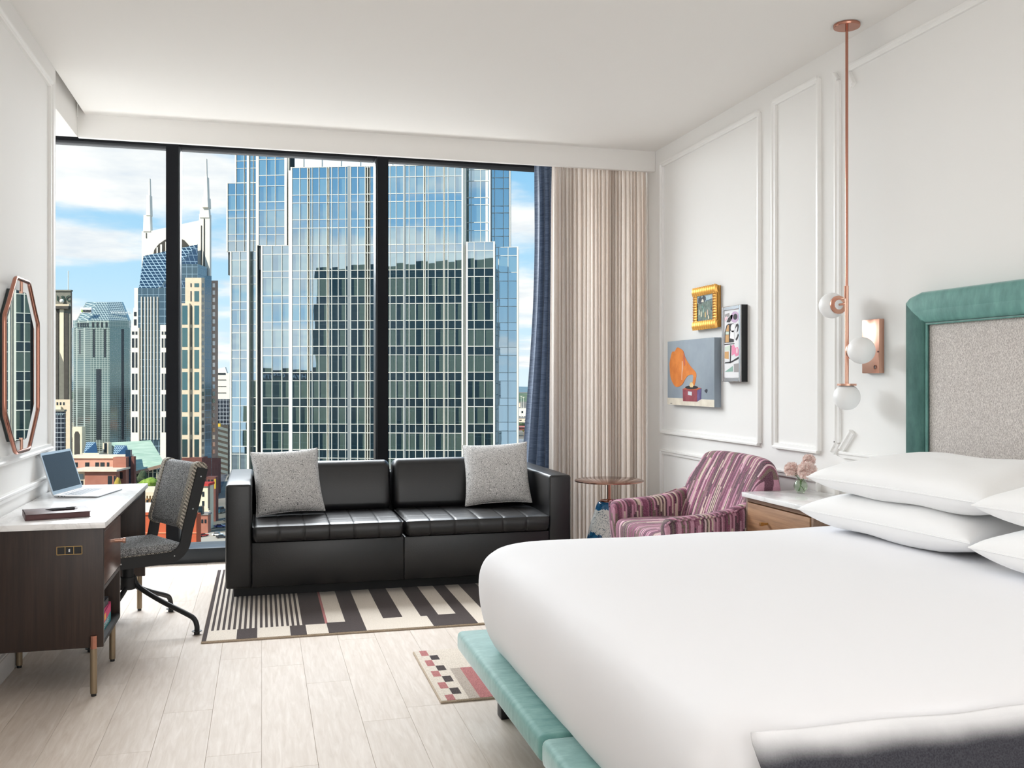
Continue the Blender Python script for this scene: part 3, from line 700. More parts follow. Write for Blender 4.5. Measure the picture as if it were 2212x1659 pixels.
MB().tube([(2.838, 3.588, .35), (2.838, 3.588, 1.597), (2.838, 1.612, 1.597), (2.838, 1.612, .35)], .006, 8).build('piping', VELV, bd)
MB().tube([(2.842, 3.722, 1.694), (2.830, 3.690, 1.670), (2.830, 3.610, 1.612)], .003, 6).build('mitre_seam', VELV, bd)

# white bedding over the mattress
def bed_loops():
    cx_, cy_, hx_, hy_ = 1.835, 2.622, 1.035, 1.088
    prof = [(.318, .075), (.34, .055), (.40, .025), (.48, .006), (.56, 0), (.62, .006), (.665, .024), (.695, .055), (.712, .095), (.722, .15), (.728, .24), (.731, .40), (.733, .6), (.734, .8), (.735, 1.0)]
    loops = []
    prof = prof[:1] + [(p[0], max(p[1], 0)) for p in bez(prof, 3)]
    for z, i in prof:
        r = max(.03, .20 - i * .3)
        if i > .5: r = .02
        pts = rrect(cx_, cy_, max(hx_ - i, .004), max(hy_ - i, .05), r, 18)
        # add points on the straight sides
        full = []
        for a, b in zip(pts, pts[1:] + pts[:1]):
            full.append(a)
            d = math.hypot(b[0] - a[0], b[1] - a[1])
            if 1: pass
        full2 = []
        for q_ in range(4):
            seg = pts[q_ * 19:(q_ + 1) * 19]; nxt = pts[((q_ + 1) * 19) % 76]
            full2 += seg
            for j in range(1, 20): full2.append((seg[-1][0] + (nxt[0] - seg[-1][0]) * j / 20, seg[-1][1] + (nxt[1] - seg[-1][1]) * j / 20))
        l = []
        for x, y in full2:
            n1 = noise.noise(Vector((x * 2.3, y * 2.3, z * 3))) ; n2 = noise.noise(Vector((x * 7, y * 7, z * 2 + 5)))
            dx, dy = x - cx_, y - cy_; k_ = (1 if i < .1 else .25)
            corner = math.exp(-((x - .85) ** 2 + (y - 1.58) ** 2) / .03)
            amp = .010 * n1 + .003 * n2 + corner * .016 * noise.noise(Vector((x * 16, y * 16, z * 7)))
            s_ = math.hypot(dx, dy) or 1
            l.append((x + dx / s_ * amp * k_ * (1 if i < .2 else 0), y + dy / s_ * amp * k_ * (1 if i < .2 else 0), z + (.010 * n1 if i > .05 else 0) + (corner * .012 * n2 if i > .02 else 0)))
        loops.append(l)
    return loops
bb = thing('duvet', 'smooth white duvet covering the mattress of the bed', 'bedding', (1.85, 2.62, .318))
m = MB(); m.loft(bed_loops()); m.build('duvet_cover', LINEN, bb, ang=70)
# charcoal throw hanging over the near edge of the bed
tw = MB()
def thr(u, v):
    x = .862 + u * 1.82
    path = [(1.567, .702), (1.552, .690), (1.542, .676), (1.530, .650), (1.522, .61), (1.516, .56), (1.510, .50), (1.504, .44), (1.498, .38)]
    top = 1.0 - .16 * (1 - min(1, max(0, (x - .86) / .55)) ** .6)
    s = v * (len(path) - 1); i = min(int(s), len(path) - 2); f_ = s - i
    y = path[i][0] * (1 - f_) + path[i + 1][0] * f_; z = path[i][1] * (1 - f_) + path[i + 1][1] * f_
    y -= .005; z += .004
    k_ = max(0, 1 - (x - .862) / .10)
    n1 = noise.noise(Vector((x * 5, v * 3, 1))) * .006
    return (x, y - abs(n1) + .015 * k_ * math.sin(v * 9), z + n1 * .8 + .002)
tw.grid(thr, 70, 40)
to = tw.build('throw_blanket', THROW, ang=70); tag(to, 'charcoal wool throw with a painted pale-to-dark shading fade hanging over the near edge of the bed', 'blanket')
md = to.modifiers.new('thickness', 'SOLIDIFY'); md.thickness = .003; md.offset = 1

def bpm(x, y, z, yaw, tilt, roll=0): return tr(x, y, z) @ rot(yaw) @ Matrix.Rotation(tilt, 4, 'Y') @ Matrix.Rotation(roll, 4, 'X') @ rot(math.pi / 2)
PG = 'white bed pillows'
pillow('bed_pillow', 'white pillow at the bottom of the stack beside the nightstand', 'pillow', bpm(2.50, 3.13, .818, .10, -.03, 0), .90, .56, .165, PCASE, PG, .05, 30, 3.4, .012, seed=1)
pillow('bed_pillow', 'white pillow on top of the stack beside the nightstand', 'pillow', bpm(2.52, 3.08, .968, .08, -.08, 0), .94, .56, .16, PCASE, PG, .05, 30, 3.4, .012, seed=2)
pillow('bed_pillow', 'white pillow at the bottom of the stack cut by the right edge', 'pillow', bpm(2.50, 2.155, .818, .05, -.02, 0), .88, .56, .165, PCASE, PG, .05, 30, 3.4, .014, seed=4)
pillow('bed_pillow', 'white pillow on top of the stack cut by the right edge', 'pillow', bpm(2.52, 2.155, .968, .05, -.08, 0), .90, .56, .16, PCASE, PG, .05, 30, 3.4, .014, seed=6)

# ------------------------------------------------------------------ nightstand, vase, flowers
ns = thing('nightstand', 'warm wood nightstand with a white marble top between armchair and bed', 'nightstand', (2.72, 4.31, 0))
MB().box(2.505, 2.918, 3.97, 4.645, .722, .747, bev=.003).build('marble_top', MARBLE, ns, label='white marble top')
MB().box(2.525, 2.915, 3.985, 4.005, .16, .722, bev=.002).build('side_panel', OAKEDGE, ns); MB().box(2.525, 2.915, 4.612, 4.632, .16, .722, bev=.002).build('side_panel', OAKEDGE, ns)
MB().box(2.525, 2.915, 4.005, 4.612, .16, .18).build('bottom_panel', OAKEDGE, ns); MB().box(2.895, 2.915, 4.005, 4.612, .18, .722).build('back_panel', OAKEDGE, ns)
MB().box(2.525, 2.545, 4.005, 4.612, .700, .722).build('top_rail', OAKEDGE, ns)
for z0, z1 in ((.45, .694), (.19, .444)):
    d_ = MB().box(2.520, 2.85, 4.010, 4.607, z0, z1, bev=.002).build('drawer', OAK, ns)
    MB().lathe([(.0001, 0), (.007, 0), (.007, -.022), (.010, -.024), (.010, -.042), (.0001, -.043)], (2.52, 4.40, z1 - .085), 16, axis='x').build('knob', BRASS, d_)
for x in (2.56, 2.88):
    for y in (4.02, 4.60): MB().cyl((x, y, 0), (x, y, .16), .012, n=14).build('leg', BRONZE, ns)
vx, vy, vz = 2.775, 4.50, .7475
vs = thing('vase', 'small round clear glass vase holding pink flowers on the nightstand', 'vase', (vx, vy, vz))
pr = [(.012, .002), (.020, .002), (.022, .008), (.034, .020), (.0385, .038), (.034, .056), (.024, .070), (.0185, .080), (.021, .092), (.026, .099)]
MB().lathe(pr + [(r - .0022, h) for r, h in pr[::-1]], (vx, vy, vz), 32).build('glass', VASEG, vs)
MB().lathe([(.0001, .010), (.020, .010), (.031, .021), (.0355, .038), (.032, .054), (.0235, .066), (.0001, .066)], (vx, vy, vz), 28).build('water', WATERM, vs)
def flower(hx_, hy_, hz_, r, lab, sx_, sd):
    t = thing('flower', lab, 'flower', (vx, vy, vz), 0, 'pink flowers in the glass vase')
    rn = random.Random(sd); a = rn.random() * 6.28
    MB().tube(bez([(vx - sx_ * .018, vy - .008 * math.cos(a), vz + .014), (vx + sx_ * .004, vy, vz + .055), (vx + (hx_ - vx) * .5, vy + (hy_ - vy) * .5, vz + .09), (hx_, hy_, hz_ - r * .5)], 5), .0022, 8).build('stem', STEM, t)
    m = MB(); N_ = 190
    for i in range(N_):
        ph = math.acos(1 - 1.82 * (i + .5) / N_); az = i * 2.39996
        d = Vector((math.sin(ph) * math.cos(az), math.sin(ph) * math.sin(az), math.cos(ph)))
        e1 = d.orthogonal().normalized(); e1 = e1 * math.cos(i) + d.cross(e1) * math.sin(i); e2 = d.cross(e1)
        rr = r * (.78 + .14 * rn.random()); c = Vector((hx_, hy_, hz_)) + d * rr; w_ = r * .20
        m.add([c - e1 * w_ * .5 - d * r * .3, c + e1 * w_ * .5 - d * r * .3, c + e1 * w_ + d * r * .02 + e2 * w_ * .3, c + d * r * .2 + e2 * w_ * .5, c - e1 * w_ + d * r * .02 + e2 * w_ * .3], [(0, 1, 2, 3, 4)])
    m.ball((hx_, hy_, hz_), r * .72, 14, 8)
    m.build('petals', PETAL, t, kind='stuff', flat=True)
flower(2.752, 4.55, .868, .042, 'pale pink pompom flower leaning left in the vase', 1, 1)
flower(2.79, 4.462, .868, .052, 'largest pale pink pompom flower at the right of the vase', -1, 2)
flower(2.825, 4.50, .922, .034, 'small pale pink pompom flower standing highest in the vase', .4, 3)

# ------------------------------------------------------------------ side table
st = thing('side_table', 'round copper topped side table on a blue and white ceramic base', 'table', (2.262, 6.02, 0))
c_ = (2.262, 6.02, 0)
MB().lathe([(.0001, .668), (.226, .668), (.232, .670), (.232, .676), (.226, .679), (.0001, .679)], c_, 64).build('table_top', TABLEM, st)
MB().lathe([(.03, .664), (.03, .668)], c_, 20).cyl((2.262, 6.02, .515), (2.262, 6.02, .668), .0125, n=20).build('stem', COPPERD, st)
MB().lathe([(.0001, .003), (.10, .003), (.115, .02), (.138, .11), (.150, .20), (.148, .29), (.133, .36), (.110, .43), (.088, .50), (.078, .525), (.070, .534), (.0001, .534)], c_, 48).build('ceramic_base', CERAM, st, ang=60)
MB().lathe([(.055, .533), (.066, .533), (.066, .540), (.060, .543), (.055, .540)], c_, 40).build('ring', COPPERD, st)

# ------------------------------------------------------------------ armchair
ac = thing('armchair', 'purple and pink striped velvet armchair in the corner by the curtain', 'armchair', (2.45, 5.05, 0))
m = MB(); prof = [(2.075, .33), (2.07, .40), (2.068, .465), (2.078, .496), (2.10, .510), (2.16, .517), (2.32, .520), (2.50, .515), (2.56, .50), (2.57, .40), (2.56, .325), (2.30, .315), (2.10, .318)]
prof = [(a, b) for a, b in bez(prof + [prof[0]], 3)][:-1]; prof = [(p[0], p[1]) for p in prof]
sweepbox(m, 4.745, 5.420, prof, .035, xf=SW); m.build('seat_cushion', STRS, ac)
m = MB(); m.box(2.085, 2.78, 4.67, 5.48, .15, .34, bev=.02, seg=3); m.build('seat_base', STRX, ac)
def backloop(y):
    t = (y - 5.07) / .412; sh = (1 - abs(t) ** 2.2); ed = abs(t) ** 14
    ztop = .922 - .022 * abs(t) ** 3 - .05 * ed; dx = .040 * sh; k_ = .018 * ed
    f_ = [(2.475 + dx + k_, .42), (2.505 + dx + k_, .56), (2.572 + dx + k_, .74), (2.640 + dx * .9 + k_, ztop - .045), (2.664 + dx * .8 + k_, ztop - .010), (2.694 + dx * .6, ztop), (2.730 + .3 * dx - k_, ztop - .010), (2.752 + .2 * dx - k_, ztop - .05), (2.775 - k_, .70), (2.785 - k_, .52), (2.785 - k_, .36), (2.50 + dx + k_, .36)]
    return [(p[0], y, p[1]) for p in bez([(a, b) for a, b in f_ + f_[:1]], 4)[:-1]]
ysb = [5.07 + .412 * math.sin(math.pi / 2 * (k / 16)) for k in range(-16, 17)]
MB().loft([backloop(y) for y in ysb]).build('backrest', STRY, ac, ang=60)
for s_, yc in ((1, 5.470), (-1, 4.702)):
    loops = []
    for x, zt, hw in ((2.070, .560, .030), (2.072, .585, .046), (2.085, .604, .054), (2.12, .616, .056), (2.22, .622, .057), (2.34, .630, .056), (2.45, .648, .054), (2.52, .668, .052), (2.58, .69, .048), (2.64, .70, .044)):
        zb_ = .30; sp = .012 * s_ * (1 if x < 2.4 else .3)
        l = []
        for a, b in rrect(0, (zt + zb_) / 2, hw, (zt - zb_) / 2, min(.045, hw * .9), 5):
            f_ = (b - zb_) / (zt - zb_); l.append((x + (.02 * (1 - f_) if x < 2.1 else 0), yc + a + sp * f_, b))
        loops.append(l)
    am_ = MB().loft(loops).build('arm', STRX, ac, ang=60)
    wl_ = [(2.070, yc + s_ * .035, .57), (2.085, yc + s_ * .058, .598), (2.13, yc + s_ * .066, .606), (2.25, yc + s_ * .067, .612), (2.36, yc + s_ * .066, .622), (2.46, yc + s_ * .058, .640), (2.53, yc + s_ * .052, .664)]
    MB().tube(bez(wl_, 4), .0055, 8).build('piping', STRX, am_)
for x in (2.14, 2.74):
    for y in (4.73, 5.43): MB().cyl((x, y, 0), (x, y, .155), .013, .020, n=14).build('leg', BLACKM, ac)

# ------------------------------------------------------------------ curtains
def curtain(name, label, m_, x0, x1, y, amp, nf, seed, z0, z1, flare, skew=None, ptop=.45):
    rn = random.Random(seed); ph = []; acc = 0
    for i in range(nf): acc += .55 + rn.random(); ph.append(acc)
    ph = [0] + [p / acc for p in ph]; am = [.55 + .6 * rn.random() for _ in range(nf + 1)]; dr = [(rn.random() - .5) * 1.3 for _ in range(nf + 1)]; hf = [rn.random() for _ in range(nf + 1)]
    nu, nv = nf * 12, 22; mb = MB()
    def P(u, v):
        # u is a cloth coordinate; folds run down with a slight drift
        s = u * nf; i = min(int(s), nf - 1); f_ = s - i
        pos = ph[i] + (ph[i + 1] - ph[i]) * f_
        d = dr[i] * (1 - f_) + dr[min(i + 1, nf)] * f_
        v_ = 1 - v
        grow = min(1, ptop + (1 - ptop) * min(1, v_ / .10))
        x = x0 + (x1 - x0) * pos + d * .014 * math.sin(v_ * 2.6 + hf[i] * 3) + (flare * (pos - .5) * v_ ** 3)
        a = am[i] * (1 - f_) + am[min(i + 1, nf)] * f_
        yy = y + amp * a * grow * math.cos(2 * math.pi * f_) * (1 + .25 * math.sin(v_ * 4 + hf[i] * 6))
        if v_ < .05: yy += .010 * math.sin(u * nf * 12.6) * (1 - v_ / .05); x += .006 * math.sin(u * nf * 18.8) * (1 - v_ / .05)
        if skew: x += skew(v_) * (1 - pos)
        return (x + .35 * amp * a * grow * math.sin(2 * math.pi * f_), yy, z0 + (z1 - z0) * v)
    mb.grid(P, nu, nv)
    o = mb.build(name, m_, ang=80); tag(o, label, 'curtain')
    return o
curtain('curtain', 'pleated beige curtain hanging by the right wall', CURT, 2.150, 2.921, 6.965, .034, 25, 8, .012, 3.10, .012)
curtain('curtain', 'navy blue silk curtain beside the glass', NAVY, 2.03, 2.25, 7.12, .045, 4, 3, .012, 3.10, .0, skew=lambda v: .035 - .10 * v + .03 * math.sin(v * 5))
MB().box(1.95, 2.92, 6.94, 7.16, 3.10, 3.13).build('curtain_track', CEIL, kind='structure')

# ------------------------------------------------------------------ pictures
def poly_on(name, m_, par, X, Y0, Y1, Z0, Z1, pts, t=.0012, k=0):
    """flat painted shape: pts in picture fractions (0,0 = far top)"""
    P_ = [(Y0 + (Y1 - Y0) * u, Z1 + (Z0 - Z1) * v) for u, v in pts]
    return MB().prism(P_, 'x', X - t - k * .0006, X + .0004).build(name, m_, par, flat=True)
cv = thing('canvas_painting', 'square canvas of an orange gramophone on grey blue', 'picture', (2.935, 6.09, 1.4))
X_, ya, yb, za, zb2 = 2.885, 6.463, 5.717, 1.170, 1.632
GB = paint('painted_grey_blue', (140, 152, 164), (156, 168, 178), sc=3)
MB().box(X_, 2.935, yb, ya, za, zb2, bev=.003).build('canvas', GB, cv)
def cp(pts):
    o = []
    for x, y in pts:
        u = (x - 122) / 538; yt = 790 - 52 * u; yb_ = 1510 + 28 * u; o.append((u, (y - yt) / (yb_ - yt)))
    return o
po = lambda n, m_, pts, k=0: poly_on(n, m_, cv, X_, ya, yb, za, zb2, cp(pts), k=k)
po('painted_table', paint('painted_cream', (216, 206, 190), (232, 224, 208)), [(122, 1430), (660, 1452), (660, 1536), (122, 1508)])
po('painted_horn', paint('painted_orange', (208, 116, 46), (230, 140, 62), sc=9), [(p[0], p[1]) for p in bez([(150, 1040), (165, 960), (185, 905), (215, 900), (245, 855), (290, 872), (320, 900), (345, 975), (400, 1065), (462, 1140), (466, 1200), (445, 1292), (424, 1288), (436, 1190), (420, 1166), (375, 1176), (340, 1220), (300, 1285), (235, 1308), (190, 1260), (160, 1180), (150, 1040)], 4)[:-1]], 1)
po('painted_rim', paint('painted_rust', (176, 84, 60), (204, 110, 84)), [(322, 905), (338, 965), (345, 1050), (338, 1072), (326, 1040), (320, 970)], 2)
po('painted_dashes', paint('painted_peach', (228, 180, 150)), [(303, 1010), (312, 1012), (318, 1090), (308, 1150), (306, 1230), (298, 1225), (302, 1120)], 2)
po('painted_box_front', paint('painted_crimson', (128, 52, 60), (156, 76, 88), sc=12), [(312, 1335), (480, 1342), (478, 1475), (316, 1470)], 1)
po('painted_box_side', paint('painted_violet', (86, 72, 116), (112, 100, 150), sc=12), [(480, 1342), (524, 1325), (520, 1448), (478, 1475)], 1)
po('painted_box_top', paint('painted_brick', (186, 96, 66)), [(306, 1335), (370, 1300), (526, 1318), (480, 1345)], 1)
po('painted_record', paint('painted_black', (34, 34, 38)), [(415 + 72 * math.cos(a), 1312 + 21 * math.sin(a)) for a in [i * math.pi / 10 for i in range(20)]], 2)
po('painted_needle', paint('painted_butter', (220, 190, 130), (236, 214, 170)), [(392, 1290), (402, 1258), (424, 1250), (440, 1290), (428, 1312), (404, 1310)], 3)
po('painted_plate', paint('painted_white', (206, 214, 220)), [(376, 1358), (420, 1362), (418, 1405), (374, 1398)], 2)
po('painted_fleck', paint('painted_ink', (44, 48, 62)), [(557, 1352), (570, 1334), (587, 1330), (590, 1350), (580, 1378)], 1)
po('painted_mark', paint('painted_mark_grey', (70, 70, 70)), [(160, 1492), (184, 1493), (184, 1499), (160, 1498)], 1)

gf = thing('gilt_picture', 'small landscape painting in a scalloped gold frame', 'picture', (2.935, 5.9, 1.84))
ya, yb, za, zb2 = 6.071, 5.717, 1.699, 1.979; fw = .058
MB().box(2.912, 2.935, yb + .002, ya - .002, za + .002, zb2 - .002, bev=.002).build('frame_back', GOLD, gf)
fm = MB()
def flutes(a0, a1, fixed0, fixed1, horiz, n):
    for i in range(n):
        p = a0 + (a1 - a0) * (i + .5) / n; r_ = abs(a1 - a0) / n * .62
        pts = []
        for t in range(7):
            f_ = t / 6; q_ = fixed0 + (fixed1 - fixed0) * f_; x = 2.914 - .010 * math.sin(math.pi * (.12 + .76 * f_))
            pts.append((x, p, q_) if horiz else (x, q_, p))
        fm.tube(pts, r_, 8)
flutes(ya, yb, zb2, zb2 - fw * .82, True, 11); flutes(ya, yb, za, za + fw * .82, True, 11)
flutes(za + fw * .7, zb2 - fw * .7, ya, ya - fw, False, 11); flutes(za + fw * .7, zb2 - fw * .7, yb, yb + fw, False, 11)
fm.build('scalloped_frame', GOLD, gf, kind='stuff')
yi, yj, zi, zj = ya - fw, yb + fw, za + fw * .8, zb2 - fw * .8
MB().box(2.9065, 2.913, yj, yi, zi, zj).build('painting', paint('painted_meadow', (84, 104, 98), (132, 148, 138), sc=40), gf)
pp = lambda n, m_, pts, k=0: poly_on(n, m_, gf, 2.9065, yi, yj, zi, zj, pts, k=k)
pp('painted_sky', paint('painted_pale_sky', (150, 184, 196), (196, 210, 212), sc=20), [(0, 0), (1, 0), (1, .24), (.5, .27), (0, .30)])
pp('painted_trees', paint('painted_dark_tree', (52, 62, 74), (84, 92, 98), sc=60), [(.05, .28), (.08, .10), (.22, .05), (.30, .12), (.42, .04), (.55, .10), (.56, .22), (.46, .28), (.2, .32)], 1)
pp('painted_house', paint('painted_ivory', (226, 220, 204)), [(.26, .27), (.33, .16), (.42, .20), (.43, .29)], 2)
pp('painted_far_bank', paint('painted_slate', (74, 92, 108)), [(.56, .24), (1, .20), (1, .235), (.56, .265)], 1)
for i, (u, v, h_, c1) in enumerate(((.14, .62, .2, (206, 214, 190)), (.26, .7, .2, (232, 224, 196)), (.40, .58, .16, (160, 190, 180)), (.52, .74, .2, (224, 196, 140)), (.66, .66, .2, (214, 190, 176)), (.72, .84, .14, (238, 226, 200)), (.2, .9, .08, (120, 130, 150)), (.86, .55, .14, (104, 120, 128)), (.34, .44, .08, (120, 170, 160)))):
    pp('painted_figure', paint('painted_dab_%s' % 'abcdefghi'[i], c1), [(u - .03, v + h_ / 2), (u - .02, v - h_ / 2), (u + .025, v - h_ / 2 + .03), (u + .04, v + h_ / 2)], 1)

sfm = thing('framed_print', 'tall abstract collage print in a silver frame with black sides', 'picture', (2.935, 5.49, 1.58))
ya, yb, za, zb2 = 5.616, 5.364, 1.339, 1.822
MB().box(2.894, 2.935, yb, ya, za, zb2).build('frame_side', BLACKM, sfm)
m = MB(); w_ = .026
for a, b, c, d in ((ya, ya - w_, za, zb2), (yb + w_, yb, za, zb2), (ya - w_, yb + w_, zb2 - w_, zb2), (ya - w_, yb + w_, za, za + w_)): m.box(2.886, 2.895, min(a, b), max(a, b), c, d, bev=.003, seg=1)
m.build('frame_front', CHROME, sfm)
yi, yj, zi, zj = ya - w_, yb + w_, za + w_, zb2 - w_
MB().box(2.892, 2.8945, yj, yi, zi, zj).build('print', paint('print_white', (228, 228, 230)), sfm)
INK = paint('print_black', (42, 40, 44)); OCH = paint('print_ochre', (206, 160, 104)); PNK = paint('print_pink', (232, 140, 172)); LIL = paint('print_lilac', (198, 170, 200)); TEALP = paint('print_sage', (140, 176, 164)); GRY = paint('print_grey', (156, 152, 152)); WHT = paint('print_paper', (240, 240, 242)); PPK = paint('print_pale_pink', (236, 204, 212)); MNT = paint('print_mint', (206, 220, 206))
def sp(n, m_, pts, k=0):   # crop pixels -> fractions of the print
    poly_on(n, m_, sfm, 2.892, yi, yj, zi, zj, [((x - 785) / 175, (y - 410) / 815) for x, y in pts], .0006, k)
el_ = lambda cx_, cy_, rx, ry, n=18: [(cx_ + rx * math.cos(2 * math.pi * i / n), cy_ + ry * math.sin(2 * math.pi * i / n)) for i in range(n)]
sp('grey_patch', GRY, [(790, 455), (845, 440), (850, 480), (800, 500)]); sp('lilac_disc', LIL, el_(908, 500, 46, 68), 1); sp('black_disc', INK, el_(916, 498, 24, 36), 2)
sp('black_blob', INK, [(812, 550), (835, 500), (868, 468), (888, 470), (880, 515), (850, 555)], 1); sp('pale_pink_patch', PPK, [(788, 500), (815, 478), (828, 500), (795, 545)], 1)
sp('black_block', INK, [(790, 800), (792, 670), (812, 590), (835, 572), (895, 575), (898, 800)], 1); sp('ochre_block', OCH, [(800, 795), (802, 705), (842, 705), (842, 795)], 2); sp('ochre_block', OCH, [(806, 660), (826, 590), (842, 585), (842, 665)], 2); sp('mint_block', MNT, [(803, 700), (806, 664), (842, 668), (842, 702)], 2)
sp('white_key', WHT, el_(888, 630, 24, 50), 2); sp('white_key', WHT, [(855, 750), (860, 660), (900, 660), (905, 765)], 2)
sp('black_curl', INK, [(915, 640), (922, 590), (945, 582), (955, 610), (945, 670), (930, 690), (938, 640), (940, 610), (926, 620)], 1); sp('black_curl', INK, [(918, 765), (935, 735), (945, 700), (955, 720), (940, 765), (925, 785)], 1); sp('black_bar', INK, [(788, 815), (905, 812), (905, 822), (788, 826)], 1)
sp('black_outline', INK, [(790, 1050), (862, 1050), (870, 840), (858, 830), (852, 1030), (800, 1035)], 1); sp('sage_block', MNT, [(792, 895), (794, 850), (856, 835), (856, 895)], 1); sp('ochre_block', OCH, [(790, 990), (792, 908), (838, 908), (838, 1000)], 1)
sp('pink_shape', PNK, [(874, 960), (874, 840), (895, 825), (915, 870), (942, 860), (955, 900), (955, 960), (920, 970), (905, 940)], 1); sp('pale_pink_shape', PPK, el_(935, 905, 10, 34), 2)
sp('black_wedge', INK, [(840, 1045), (955, 975), (958, 1000), (870, 1045)], 1); sp('sage_wedge', TEALP, [(790, 1155), (885, 1085), (888, 1150)], 1); sp('striped_block', GRY, [(898, 1060), (955, 1055), (955, 1160), (900, 1160)], 1)

# ------------------------------------------------------------------ pendant lamp and wall sconce
px_, py_ = 2.80, 4.125
pl = thing('pendant_lamp', 'copper rod pendant lamp with three opal globes hung from the ceiling', 'lamp', (px_, py_, 3.11))
MB().lathe([(.0001, 3.094), (.062, 3.094), (.064, 3.097), (.064, 3.109), (.0001, 3.1095)], (px_, py_, 0), 48).build('canopy', COPPERD, pl)
MB().cyl((px_, py_, 1.80), (px_, py_, 3.095), .0070, n=16).build('rod', COPPERD, pl)
MB().cyl((px_, py_, 1.322), (px_, py_, 1.815), .0095, n=16).build('lower_rod', COPPER, pl)
MB().tube([(px_ - .012, py_, 1.815), (px_ - .012, py_, 1.757), (px_ - .004, py_, 1.752)], .0028, 8).build('bracket', COPPER, pl)
def globe(name, gy, gz, axis):
    gb = MB().ball((px_, gy, gz), .065, 36, 22).build(name, OPAL, pl)
    if axis == 'z':
        MB().lathe([(.0001, gz + .066), (.046, gz + .066), (.046, gz + .056), (.0001, gz + .056)], (px_, gy, 0), 32).build('cap', COPPER, gb)
    else:
        s_ = 1 if gy < py_ else -1
        MB().lathe([(.0001, .050 * s_), (.044, .050 * s_), (.046, .052 * s_), (.046, .060 * s_), (.0001, .060 * s_)], (px_, gy, gz), 32, axis='y').build('cap', COPPER, gb)
        MB().cyl((px_, gy + s_ * .06, gz), (px_, py_, gz), .006, n=12).cyl((px_, gy + s_ * .07, gz + .028), (px_, py_, gz + .028), .004, n=10).build('stub', COPPER, gb)
globe('globe', py_ + .126, 1.728, 'y'); globe('globe', py_ - .118, 1.493, 'y'); globe('globe', py_, 1.266, 'z')
sc_ = thing('wall_sconce', 'flat rectangular copper reading light plate on the wall by the headboard', 'lamp', (2.92, 4.083, 1.516))
MB().box(2.905, 2.934, 4.015, 4.152, 1.384, 1.649, bev=.002).build('plate', COPPER, sc_)
MB().box(2.9035, 2.906, 4.016, 4.03, 1.485, 1.492).build('slot', mat('dark_copper_slot', (92, 58, 48), .5, .6), sc_)  # slot in a darker copper tone
kn = MB().lathe([(.0001, -.002), (.0085, -.002), (.0085, .002)], (2.904, 4.045, 1.413), 20, axis='x').build('switch', BLACKM, sc_)
MB().tube([(2.902, 4.045 + .009 * math.cos(a), 1.413 + .009 * math.sin(a)) for a in [i * math.pi / 10 for i in range(20)]], .0016, 6, closed=True).build('switch_ring', COPPERD, kn)
